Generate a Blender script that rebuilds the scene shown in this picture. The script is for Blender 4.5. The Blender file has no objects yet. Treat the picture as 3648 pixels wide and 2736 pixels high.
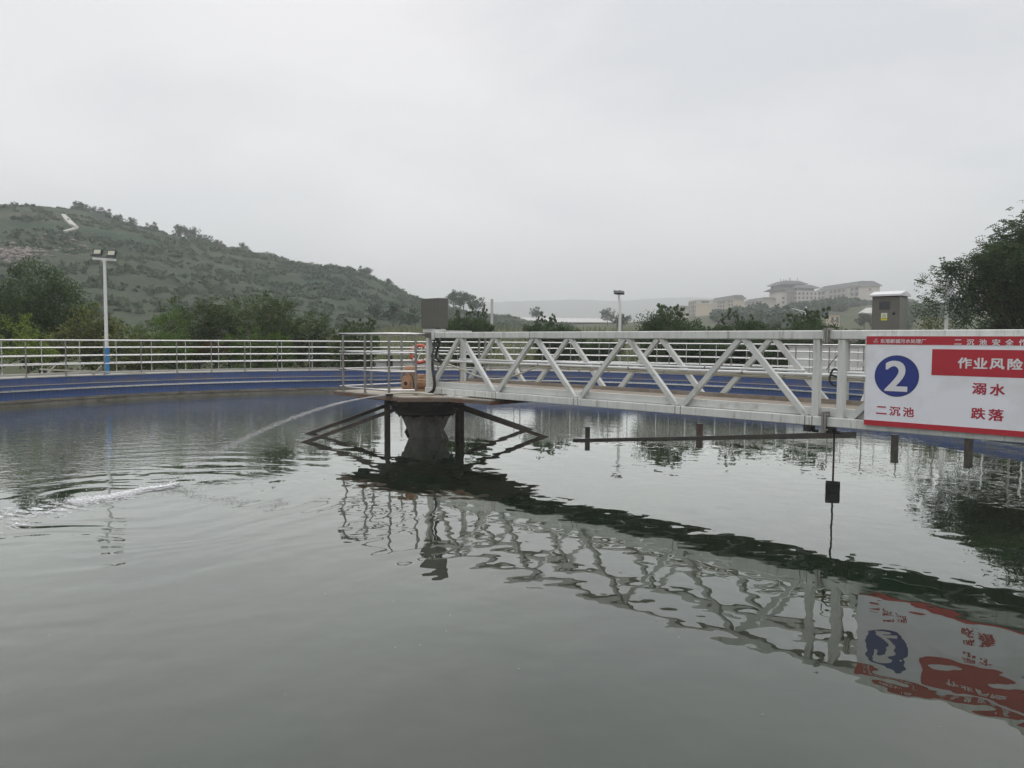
import bpy, bmesh, math, random
import numpy as np
from mathutils import Vector, Matrix

random.seed(7)
S = bpy.context.scene
COL = S.collection
R = math.radians
PI = math.pi

# ------------------------------------------------------------------ camera
EYE = 2.2
F_PX, PITCH, ROLL = 2683.56, 0.0580, 0.0061      # focal length in pixels of the 3648 px wide photo
cam = bpy.data.cameras.new('camera')
cam.sensor_width = 36.0
cam.lens = 36.0 * F_PX / 3648.0
cam.clip_start = 0.05
cam.clip_end = 12000
camo = bpy.data.objects.new('camera', cam)
COL.objects.link(camo)
camo.matrix_world = Matrix.Translation((0, 0, EYE)) @ Matrix.Rotation(PI/2 - PITCH, 4, 'X') @ Matrix.Rotation(ROLL, 4, 'Z')
S.camera = camo

# ------------------------------------------------------------------ view, sampling
S.view_settings.view_transform = 'Standard'
S.view_settings.look = 'None'
S.view_settings.exposure = 0.0
S.view_settings.gamma = 1.0
S.view_settings.use_curve_mapping = False
cy_ = S.cycles
cy_.use_denoising = True
cy_.max_bounces = 7
cy_.diffuse_bounces = 3
cy_.glossy_bounces = 4
cy_.transmission_bounces = 3
cy_.volume_bounces = 4
cy_.transparent_max_bounces = 6
cy_.caustics_reflective = False
cy_.caustics_refractive = False

# ------------------------------------------------------------------ sky
SUN_EL, SUN_AZ = R(62), R(-14)
W = bpy.data.worlds.new('World')
S.world = W
W.use_nodes = True
nt = W.node_tree
nt.nodes.clear()
def N(t, **kw):
    n = nt.nodes.new(t)
    for k, v in kw.items():
        if k in n.inputs: n.inputs[k].default_value = v
        else: setattr(n, k, v)
    return n
def L(a, b): nt.links.new(a, b)
out = N('ShaderNodeOutputWorld')
bg = N('ShaderNodeBackground'); bg.inputs['Strength'].default_value = 0.15
sky = N('ShaderNodeTexSky'); sky.sky_type = 'NISHITA'; sky.sun_disc = False
sky.sun_elevation = SUN_EL; sky.sun_rotation = SUN_AZ; sky.air_density = 1.5; sky.dust_density = 4
tc = N('ShaderNodeTexCoord')
mp = N('ShaderNodeMapping'); mp.inputs['Scale'].default_value = (1, 1, 2.6); mp.inputs['Location'].default_value = (3.1, 0.4, 0.2)
L(tc.outputs['Generated'], mp.inputs['Vector'])
n1 = N('ShaderNodeTexNoise'); n1.inputs['Scale'].default_value = 2.1; n1.inputs['Detail'].default_value = 5; n1.inputs['Roughness'].default_value = 0.5; n1.inputs['Distortion'].default_value = 0.3
L(mp.outputs['Vector'], n1.inputs['Vector'])
rp = N('ShaderNodeValToRGB')
rp.color_ramp.elements[0].position = 0.37; rp.color_ramp.elements[0].color = (5.10, 5.25, 5.48, 1)
rp.color_ramp.elements[1].position = 0.61; rp.color_ramp.elements[1].color = (6.75, 6.68, 6.72, 1)
e = rp.color_ramp.elements.new(0.48); e.color = (6.06, 5.98, 6.14, 1)
L(n1.outputs['Fac'], rp.inputs['Fac'])
# elevation gradient: overcast, brightest overhead; the unseen zenith is boosted to light the scene
sep = N('ShaderNodeSeparateXYZ'); L(tc.outputs['Generated'], sep.inputs['Vector'])
mr = N('ShaderNodeMapRange'); mr.interpolation_type = 'SMOOTHSTEP'
mr.inputs['From Min'].default_value = -0.02; mr.inputs['From Max'].default_value = 0.35
mr.inputs['To Min'].default_value = 1.30; mr.inputs['To Max'].default_value = 0.79
L(sep.outputs['Z'], mr.inputs['Value'])
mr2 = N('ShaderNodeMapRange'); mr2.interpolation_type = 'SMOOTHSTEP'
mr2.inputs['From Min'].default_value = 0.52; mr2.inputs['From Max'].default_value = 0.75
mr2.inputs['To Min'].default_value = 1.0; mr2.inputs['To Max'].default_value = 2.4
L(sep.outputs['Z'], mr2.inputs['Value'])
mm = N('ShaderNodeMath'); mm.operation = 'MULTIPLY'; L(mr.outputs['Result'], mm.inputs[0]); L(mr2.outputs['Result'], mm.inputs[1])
# faint glow where the veiled sun stands
dotn = N('ShaderNodeVectorMath'); dotn.operation = 'DOT_PRODUCT'
nrm = N('ShaderNodeVectorMath'); nrm.operation = 'NORMALIZE'; L(tc.outputs['Generated'], nrm.inputs[0])
L(nrm.outputs['Vector'], dotn.inputs[0])
ge, ga = R(19.5), R(-11)
dotn.inputs[1].default_value = (math.sin(ga)*math.cos(ge), math.cos(ga)*math.cos(ge), math.sin(ge))
gr = N('ShaderNodeMapRange'); gr.interpolation_type = 'SMOOTHERSTEP'
gr.inputs['From Min'].default_value = 0.955; gr.inputs['From Max'].default_value = 1.0
gr.inputs['To Min'].default_value = 0.0; gr.inputs['To Max'].default_value = 0.06
L(dotn.outputs['Value'], gr.inputs['Value'])
glow = N('ShaderNodeMixRGB'); glow.blend_type = 'MULTIPLY'; glow.inputs[0].default_value = 1
L(rp.outputs['Color'], glow.inputs[1])
vm = N('ShaderNodeCombineXYZ')
for i, k in enumerate((1.15, 0.95, 0.75)):
    m_ = N('ShaderNodeMath'); m_.operation = 'MULTIPLY_ADD'; m_.inputs[1].default_value = k; m_.inputs[2].default_value = 1.0
    L(gr.outputs['Result'], m_.inputs[0]); L(m_.outputs[0], vm.inputs[i])
L(vm.outputs[0], glow.inputs[2])
sc_ = N('ShaderNodeVectorMath'); sc_.operation = 'SCALE'
mr3 = N('ShaderNodeMapRange'); mr3.interpolation_type = 'SMOOTHSTEP'      # unseen sky behind the viewer, brightened to light the facing sides
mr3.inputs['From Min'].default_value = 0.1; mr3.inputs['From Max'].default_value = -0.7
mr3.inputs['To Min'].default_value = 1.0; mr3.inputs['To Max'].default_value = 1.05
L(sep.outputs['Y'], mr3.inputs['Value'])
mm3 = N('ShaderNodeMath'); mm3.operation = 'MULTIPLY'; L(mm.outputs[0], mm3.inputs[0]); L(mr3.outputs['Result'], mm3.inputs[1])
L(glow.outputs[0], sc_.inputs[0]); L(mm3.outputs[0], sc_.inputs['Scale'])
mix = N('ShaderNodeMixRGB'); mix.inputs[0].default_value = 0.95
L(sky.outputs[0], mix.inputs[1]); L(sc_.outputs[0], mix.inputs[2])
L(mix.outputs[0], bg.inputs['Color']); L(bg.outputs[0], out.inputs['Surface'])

# ------------------------------------------------------------------ sun (behind the overcast: wide and weak)
sl = bpy.data.lights.new('sun', 'SUN'); sl.energy = 0.5; sl.angle = R(28); sl.color = (1.0, 0.96, 0.9)
so = bpy.data.objects.new('sun', sl); COL.objects.link(so)
sd = Vector((math.sin(SUN_AZ)*math.cos(SUN_EL), math.cos(SUN_AZ)*math.cos(SUN_EL), math.sin(SUN_EL)))
so.rotation_euler = (-sd).to_track_quat('-Z', 'Y').to_euler()
so.location = sd * 60

# ------------------------------------------------------------------ helpers
def ray(px, py):
    a, b = px - 1824.0, py - 1368.0
    c, s = math.cos(-ROLL), math.sin(-ROLL)
    a, b = (a*c - b*s)/F_PX, (a*s + b*c)/F_PX
    c, s = math.cos(PITCH), math.sin(PITCH)
    return a, c - s*b, -s - c*b
def at(px, py, Y):                     # the point of the world at depth Y seen at a pixel of the photo
    a, y, z = ray(px, py); k = Y / y
    return Vector((a*k, Y, EYE + z*k))

def tag(o, label=None, cat=None, group=None, kind=None):
    if label: o['label'] = label
    if cat: o['category'] = cat
    if group: o['group'] = group
    if kind: o['kind'] = kind
    return o
def empty(name, loc=(0, 0, 0), rz=0.0):
    o = bpy.data.objects.new(name, None); COL.objects.link(o)
    o.location = loc; o.rotation_euler = (0, 0, rz); o.empty_display_size = 0.2
    return o

class MB:
    def __init__(self): self.v = []; self.f = []; self.m = []
    def add(self, vs, fs, mi=0):
        b = len(self.v); self.v += [tuple(v) for v in vs]
        self.f += [tuple(b+i for i in f) for f in fs]; self.m += [mi]*len(fs); return self
    def box(self, x0, x1, y0, y1, z0, z1, mi=0):
        vs = [(x, y, z) for z in (z0, z1) for y in (y0, y1) for x in (x0, x1)]
        return self.add(vs, [(0,2,3,1),(4,5,7,6),(0,1,5,4),(2,6,7,3),(0,4,6,2),(1,3,7,5)], mi)
    def bar(self, p, q, w, h, up=(0, 0, 1), mi=0, w2=None, h2=None):
        p, q = Vector(p), Vector(q); d = (q-p).normalized(); u = Vector(up)
        s = d.cross(u)
        if s.length < 1e-4: s = d.cross(Vector((1, 0, 0)))
        s.normalize(); u = s.cross(d).normalized()
        w2 = w if w2 is None else w2; h2 = h if h2 is None else h2
        vs = []
        for c, ww, hh in ((p, w, h), (q, w2, h2)):
            for a, b in ((-1,-1),(1,-1),(1,1),(-1,1)): vs.append(c + s*a*ww/2 + u*b*hh/2)
        return self.add(vs, [(0,1,2,3)[::-1],(4,5,6,7),(0,1,5,4),(1,2,6,5),(2,3,7,6),(3,0,4,7)], mi)
    def tube(self, pts, r, n=10, caps=True, mi=0, closed=False):
        pts = [Vector(p) for p in pts]; m = len(pts); rs = r if isinstance(r, (list, tuple)) else [r]*m
        rings = []; ref = None
        for i, p in enumerate(pts):
            if closed: d = (pts[(i+1) % m] - pts[i-1]).normalized()
            else: d = (pts[min(i+1, m-1)] - pts[max(i-1, 0)]).normalized()
            if ref is None: ref = Vector((0,0,1)) if abs(d.z) < .9 else Vector((1,0,0))
            s = d.cross(ref).normalized(); u = s.cross(d).normalized(); ref = u
            rings.append([p + (s*math.cos(2*PI*k/n) + u*math.sin(2*PI*k/n))*rs[i] for k in range(n)])
        vs = [v for rg in rings for v in rg]; fs = []
        for i in range(m if closed else m-1):
            a, b = i*n, ((i+1) % m)*n
            for k in range(n): fs.append((a+k, a+(k+1) % n, b+(k+1) % n, b+k))
        if caps and not closed: fs.append(tuple(range(n))[::-1]); fs.append(tuple(range((m-1)*n, m*n)))
        return self.add(vs, fs, mi)
    def lathe(self, prof, c=(0,0), n=32, a0=0.0, a1=2*PI, mi=0, close=False):
        full = abs(a1-a0-2*PI) < 1e-6; k = n if full else n+1; m = len(prof)
        vs = [(c[0]+r*math.cos(a0+(a1-a0)*i/n), c[1]+r*math.sin(a0+(a1-a0)*i/n), z) for i in range(k) for r, z in prof]
        fs = []
        for i in range(n):
            j = (i+1) % k
            for q in range(m if close else m-1):
                q2 = (q+1) % m
                fs.append((i*m+q, j*m+q, j*m+q2, i*m+q2))
        return self.add(vs, fs, mi)
    def disc(self, c, r, z, n=32, flip=False, mi=0):
        vs = [(c[0]+r*math.cos(2*PI*i/n), c[1]+r*math.sin(2*PI*i/n), z) for i in range(n)]
        return self.add(vs, [tuple(range(n)) if not flip else tuple(range(n))[::-1]], mi)
    def prism(self, poly, z0, z1, mi=0):
        n = len(poly); vs = [(x, y, z0) for x, y in poly] + [(x, y, z1) for x, y in poly]
        return self.add(vs, [tuple(range(n))[::-1], tuple(range(n, 2*n))] + [(i, (i+1) % n, n+(i+1) % n, n+i) for i in range(n)], mi)
    def build(self, name, mats, parent=None, smooth=False, loc=None, rz=None, autos=None):
        me = bpy.data.meshes.new(name); me.from_pydata([tuple(v) for v in self.v], [], self.f); me.update()
        if not isinstance(mats, (list, tuple)): mats = [mats]
        for m in mats: me.materials.append(m)
        if len(mats) > 1: me.polygons.foreach_set('material_index', self.m)
        if smooth: me.polygons.foreach_set('use_smooth', [True]*len(me.polygons))
        if smooth and autos is not None: me.set_sharp_from_angle(angle=R(autos))
        o = bpy.data.objects.new(name, me); COL.objects.link(o)
        if parent: o.parent = parent
        if loc is not None: o.location = loc
        if rz is not None: o.rotation_euler[2] = rz
        return o

# ------------------------------------------------------------------ materials
def mat(name, col=(.5,.5,.5), rough=.5, metal=0.0, var=0.0, vscale=3.0, bump=0.0, bscale=20.0, spec=.5, col2=None, c2pos=(.45,.65), c2scale=2.0, stretch=(1,1,1), detail=5, coord='Object'):
    m = bpy.data.materials.new(name); m.use_nodes = True
    t = m.node_tree; ns, ln = t.nodes, t.links
    b = ns['Principled BSDF']
    b.inputs['Base Color'].default_value = (*col, 1); b.inputs['Roughness'].default_value = rough
    b.inputs['Metallic'].default_value = metal; b.inputs['Specular IOR Level'].default_value = spec
    c = None
    if var > 0 or col2 or bump > 0:
        co = ns.new('ShaderNodeTexCoord'); mpn = ns.new('ShaderNodeMapping'); mpn.inputs['Scale'].default_value = stretch
        ln.new(co.outputs[coord], mpn.inputs['Vector']); vec = mpn.outputs['Vector']
    if var > 0:
        n = ns.new('ShaderNodeTexNoise'); n.inputs['Scale'].default_value = vscale; n.inputs['Detail'].default_value = detail
        ln.new(vec, n.inputs['Vector'])
        r_ = ns.new('ShaderNodeMapRange'); r_.inputs['From Min'].default_value = .3; r_.inputs['From Max'].default_value = .7
        r_.inputs['To Min'].default_value = 1-var; r_.inputs['To Max'].default_value = 1+var
        ln.new(n.outputs['Fac'], r_.inputs['Value'])
        h = ns.new('ShaderNodeVectorMath'); h.operation = 'SCALE'; h.inputs[0].default_value = col
        ln.new(r_.outputs['Result'], h.inputs['Scale']); c = h.outputs[0]
        ln.new(c, b.inputs['Base Color'])
    if col2:
        n = ns.new('ShaderNodeTexNoise'); n.inputs['Scale'].default_value = c2scale; n.inputs['Detail'].default_value = 6; n.inputs['Roughness'].default_value = .6
        ln.new(vec, n.inputs['Vector'])
        r_ = ns.new('ShaderNodeMapRange'); r_.inputs['From Min'].default_value = c2pos[0]; r_.inputs['From Max'].default_value = c2pos[1]
        ln.new(n.outputs['Fac'], r_.inputs['Value'])
        x = ns.new('ShaderNodeMixRGB'); ln.new(r_.outputs['Result'], x.inputs[0])
        if c is not None: ln.new(c, x.inputs[1])
        else: x.inputs[1].default_value = (*col, 1)
        x.inputs[2].default_value = (*col2, 1); ln.new(x.outputs[0], b.inputs['Base Color'])
    if bump > 0:
        n = ns.new('ShaderNodeTexNoise'); n.inputs['Scale'].default_value = bscale; n.inputs['Detail'].default_value = 4
        ln.new(vec, n.inputs['Vector'])
        bp = ns.new('ShaderNodeBump'); bp.inputs['Strength'].default_value = 1; bp.inputs['Distance'].default_value = bump
        ln.new(n.outputs['Fac'], bp.inputs['Height']); ln.new(bp.outputs[0], b.inputs['Normal'])
    return m

def leafmat(name, dark, light, trans=.25, scale=1.3, warm=None):
    m = bpy.data.materials.new(name); m.use_nodes = True
    t = m.node_tree; ns, ln = t.nodes, t.links
    b = ns['Principled BSDF']; b.inputs['Roughness'].default_value = .55; b.inputs['Specular IOR Level'].default_value = .12
    co = ns.new('ShaderNodeTexCoord'); n = ns.new('ShaderNodeTexNoise'); n.inputs['Scale'].default_value = scale; n.inputs['Detail'].default_value = 3
    ln.new(co.outputs['Object'], n.inputs['Vector'])
    ge_ = ns.new('ShaderNodeNewGeometry')
    a = ns.new('ShaderNodeMath'); a.operation = 'MULTIPLY_ADD'; a.inputs[1].default_value = .55; ln.new(ge_.outputs['Random Per Island'], a.inputs[0]); 
    s_ = ns.new('ShaderNodeMath'); s_.operation = 'SUBTRACT'; s_.inputs[1].default_value = .28; ln.new(n.outputs['Fac'], s_.inputs[0]); ln.new(s_.outputs[0], a.inputs[2])
    r_ = ns.new('ShaderNodeValToRGB'); r_.color_ramp.elements[0].position = .15; r_.color_ramp.elements[1].position = .85
    r_.color_ramp.elements[0].color = (*dark, 1); r_.color_ramp.elements[1].color = (*light, 1)
    if warm: e_ = r_.color_ramp.elements.new(.93); e_.color = (*warm, 1)
    ln.new(a.outputs[0], r_.inputs['Fac']); ln.new(r_.outputs[0], b.inputs['Base Color'])
    tr = ns.new('ShaderNodeBsdfTranslucent'); ln.new(r_.outputs[0], tr.inputs['Color'])
    mx = ns.new('ShaderNodeMixShader'); mx.inputs[0].default_value = trans
    ln.new(b.outputs[0], mx.inputs[1]); ln.new(tr.outputs[0], mx.inputs[2]); ln.new(mx.outputs[0], ns['Material Output'].inputs['Surface'])
    return m

M = {}
M['paint'] = mat('grey_white_steel_paint', (.585,.60,.565), .36, var=.09, vscale=.9, col2=(.33,.31,.25), c2pos=(.56,.74), c2scale=1.6, stretch=(9,9,.9), bump=.0006, bscale=30)
M['paint2'] = mat('brace_paint', (.56,.57,.54), .42, var=.10, vscale=2.0, col2=(.33,.31,.26), c2pos=(.57,.76), c2scale=4.5)
M['stain'] = mat('dark_seam_stain', (.16,.15,.12), .8, var=.3, vscale=20)
M['steel'] = mat('stainless_steel', (.55,.55,.54), .17, 1.0, var=.06, vscale=6)
M['steel_dull'] = mat('dull_steel', (.27,.26,.24), .38, .85, var=.15, vscale=9)
M['box'] = mat('brushed_steel_cabinet', (.115,.112,.10), .38, .5, var=.05, vscale=1.5, stretch=(1,1,12))
M['boxroof'] = mat('cabinet_roof', (.62,.62,.62), .4, .3)
M['box2'] = mat('cabinet_grey', (.125,.12,.105), .4, .3, var=.10, vscale=2)
M['conc'] = mat('pale_concrete', (.36,.355,.325), .9, var=.10, vscale=1.2, col2=(.24,.22,.18), c2pos=(.5,.72), c2scale=.9, bump=.002, bscale=40)
M['conc_wet'] = mat('wet_stained_concrete', (.19,.18,.15), .75, var=.2, vscale=1.5, col2=(.10,.085,.055), c2pos=(.45,.7), c2scale=2.2, stretch=(1,1,4), bump=.002, bscale=25)
M['pier'] = mat('pier_concrete', (.27,.262,.245), .85, var=.10, vscale=3, col2=(.12,.112,.098), c2pos=(.50,.70), c2scale=2.2, stretch=(2.2,2.2,.5), bump=.001, bscale=30)
M['collar'] = mat('blackened_collar', (.034,.032,.029), .7, var=.25, vscale=6, col2=(.055,.045,.035), c2scale=4, bump=.0008, bscale=20)
M['rust'] = mat('rusty_edge', (.13,.105,.085), .8, var=.25, vscale=4, col2=(.13,.06,.035), c2pos=(.46,.62), c2scale=3.0, stretch=(1,1,3), bump=.002)
M['rustpost'] = mat('rusty_post', (.07,.05,.04), .8, var=.2, vscale=8, col2=(.12,.06,.035), c2scale=6)
M['strut'] = mat('grey_weathered_steel', (.155,.145,.13), .75, var=.2, vscale=7, col2=(.09,.075,.06), c2scale=5)
M['frame'] = mat('dark_weathered_steel', (.050,.045,.040), .7, var=.25, vscale=7, col2=(.085,.065,.045), c2scale=5)
M['black'] = mat('black_rubber', (.015,.015,.016), .5, var=.2, vscale=8)
M['blackm'] = mat('black_metal', (.02,.02,.02), .45, .4)
M['deck'] = mat('platform_floor', (.33,.30,.25), .85, var=.12, vscale=2, col2=(.2,.15,.1), c2pos=(.5,.75), c2scale=2.5)
M['motor'] = mat('orange_tan_enamel', (.37,.215,.125), .5, var=.08, vscale=6, col2=(.22,.10,.05), c2pos=(.6,.8), c2scale=7)
M['white'] = mat('white_paint', (.72,.72,.71), .4, var=.03, vscale=2)
M['bluep'] = mat('blue_paint', (.035,.22,.50), .4, var=.05)
M['lifered'] = mat('orange_red_foam', (.52,.085,.045), .5, var=.05)
M['rope'] = mat('white_rope', (.65,.63,.58), .9)
M['cable'] = mat('black_cable', (.013,.013,.014), .45)
M['hose'] = mat('pale_hose', (.42,.41,.34), .6, var=.08)
M['pipew'] = mat('white_pipe', (.66,.67,.66), .3, var=.04, metal=.25)
M['pipeb'] = mat('beige_pipe', (.38,.36,.28), .55, var=.08)
M['signw'] = mat('sign_white', (.74,.755,.79), .5, var=.02, vscale=1.5, col2=(.58,.58,.56), c2pos=(.50,.80), c2scale=1.6)
M['signr'] = mat('sign_red', (.40,.016,.028), .45, var=.03)
M['signb'] = mat('sign_blue', (.012,.03,.19), .45)
M['signk'] = mat('sign_dark_line', (.012,.014,.04), .5)
M['lettr'] = mat('letter_red', (.36,.016,.035), .5)
M['lettw'] = mat('letter_white', (.66,.665,.67), .5, var=.03)
M['yel'] = mat('sticker_yellow', (.62,.60,.05), .5)
M['stw'] = mat('sticker_white', (.55,.58,.42), .5)
M['glass'] = mat('dark_glass', (.02,.022,.026), .12, spec=.6)
M['lampw'] = mat('lamp_lens', (.48,.48,.40), .4)
M['lamplens'] = mat('lamp_yellow', (.55,.48,.22), .4)
M['bark'] = mat('bark', (.075,.06,.045), .9, var=.25, vscale=6, bump=.01)
M['barkp'] = mat('pale_bark', (.22,.20,.17), .9, var=.2, vscale=6)

# blue mosaic tiles: cylinder coordinates (angle in metres, height)
def tilemat(name, base, grout, stain, stpos):
    m = bpy.data.materials.new(name); m.use_nodes = True
    t = m.node_tree; ns, ln = t.nodes, t.links; b = ns['Principled BSDF']; b.inputs['Roughness'].default_value = .35
    co = ns.new('ShaderNodeTexCoord'); sp = ns.new('ShaderNodeSeparateXYZ'); ln.new(co.outputs['Object'], sp.inputs[0])
    an = ns.new('ShaderNodeMath'); an.operation = 'ARCTAN2'; ln.new(sp.outputs['Y'], an.inputs[0]); ln.new(sp.outputs['X'], an.inputs[1])
    ml = ns.new('ShaderNodeMath'); ml.operation = 'MULTIPLY'; ml.inputs[1].default_value = 15.45; ln.new(an.outputs[0], ml.inputs[0])
    cb = ns.new('ShaderNodeCombineXYZ'); ln.new(ml.outputs[0], cb.inputs[0]); ln.new(sp.outputs['Z'], cb.inputs[1])
    br = ns.new('ShaderNodeTexBrick'); br.offset = 0; br.inputs['Scale'].default_value = 1
    br.inputs['Brick Width'].default_value = .15; br.inputs['Row Height'].default_value = .15; br.inputs['Mortar Size'].default_value = .008; br.inputs['Mortar Smooth'].default_value = .4
    br.inputs['Color1'].default_value = (*base, 1); br.inputs['Color2'].default_value = (*[c*.86 for c in base], 1); br.inputs['Mortar'].default_value = (*grout, 1)
    ln.new(cb.outputs[0], br.inputs['Vector'])
    n = ns.new('ShaderNodeTexNoise'); n.inputs['Scale'].default_value = 1.0; n.inputs['Detail'].default_value = 7; n.inputs['Roughness'].default_value = .6
    mp_ = ns.new('ShaderNodeMapping'); mp_.inputs['Scale'].default_value = (1.6, 1.1, 1); ln.new(cb.outputs[0], mp_.inputs[0]); ln.new(mp_.outputs[0], n.inputs['Vector'])
    # streaks run down, dirt gathers towards the foot of the band
    zz = ns.new('ShaderNodeMapRange'); zz.inputs['From Min'].default_value = stpos[0]; zz.inputs['From Max'].default_value = stpos[1]
    zz.inputs['To Min'].default_value = .28; zz.inputs['To Max'].default_value = -.22; ln.new(sp.outputs['Z'], zz.inputs['Value'])
    ad = ns.new('ShaderNodeMath'); ln.new(n.outputs['Fac'], ad.inputs[0]); ln.new(zz.outputs[0], ad.inputs[1])
    r_ = ns.new('ShaderNodeMapRange'); r_.inputs['From Min'].default_value = .46; r_.inputs['From Max'].default_value = .86; ln.new(ad.outputs[0], r_.inputs['Value'])
    x = ns.new('ShaderNodeMixRGB'); ln.new(r_.outputs[0], x.inputs[0]); ln.new(br.outputs[0], x.inputs[1]); x.inputs[2].default_value = (*stain, 1)
    ln.new(x.outputs[0], b.inputs['Base Color'])
    return m
BLUE = (.042,.095,.28)
M['tile1'] = tilemat('blue_tile_upper', BLUE, (.035,.05,.13), (.12,.11,.13), (.62,.90))
M['tile2'] = tilemat('blue_tile_middle', (.044,.10,.29), (.03,.045,.13), (.10,.10,.16), (.2,.9))
M['tile3'] = tilemat('blue_tile_lower', (.044,.105,.30), (.03,.045,.12), (.09,.10,.16), (-.1,.5))

# ================================================================== THE TANK
CX, CY = -1.9806, 17.2718
AL = -0.7763
C = (CX, CY)
def ring(name, prof, m, parent, n=220, smooth=True, autos=30, close=False):
    return MB().lathe(prof, (0, 0), n, close=close).build(name, m, parent, smooth=smooth, autos=autos)
tank = tag(empty('tank_wall', (CX, CY, 0)), 'long curving concrete tank wall faced with blue tiles around the dark water', 'tank wall')
RI, RO = 15.50, 17.0
DZ = .90
ring('walkway_slab', [(RI-.05, DZ-.03), (RI-.05, DZ), (RO, DZ), (RO, DZ-.25), (RO-.02, -.6)], M['conc'], tank)
ring('outer_curb', [(16.55, DZ+.002), (16.55, DZ+.06), (16.85, DZ+.06), (16.85, DZ+.002)], M['conc'], tank)
ring('upper_tile_band', [(RI-.02, DZ-.032), (RI-.02, .645)], M['tile1'], tank)
ring('ledge', [(RI-.018, .645), (RI-.07, .642), (RI-.07, .622), (RI-.05, .62)], M['conc'], tank)
ring('middle_tile_band', [(RI-.05, .622), (RI-.05, .50)], M['tile2'], tank)
ring('weir_strip', [(RI-.052, .512), (RI-.14, .510), (RI-.14, .495), (RI-.11, .490), (RI-.11, .474), (RI-.16, .472), (RI-.16, .452), (RI-.07, .445)], M['steel'], tank)
ring('lower_tile_band', [(RI-.06, .446), (RI-.06, .185)], M['tile3'], tank)
ring('lower_lip', [(RI-.055, .19), (RI-.13, .187), (RI-.13, .10), (RI-.09, .095), (RI-.09, .075), (RI-.14, .072), (RI-.14, -.4)], M['conc_wet'], tank)

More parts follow.
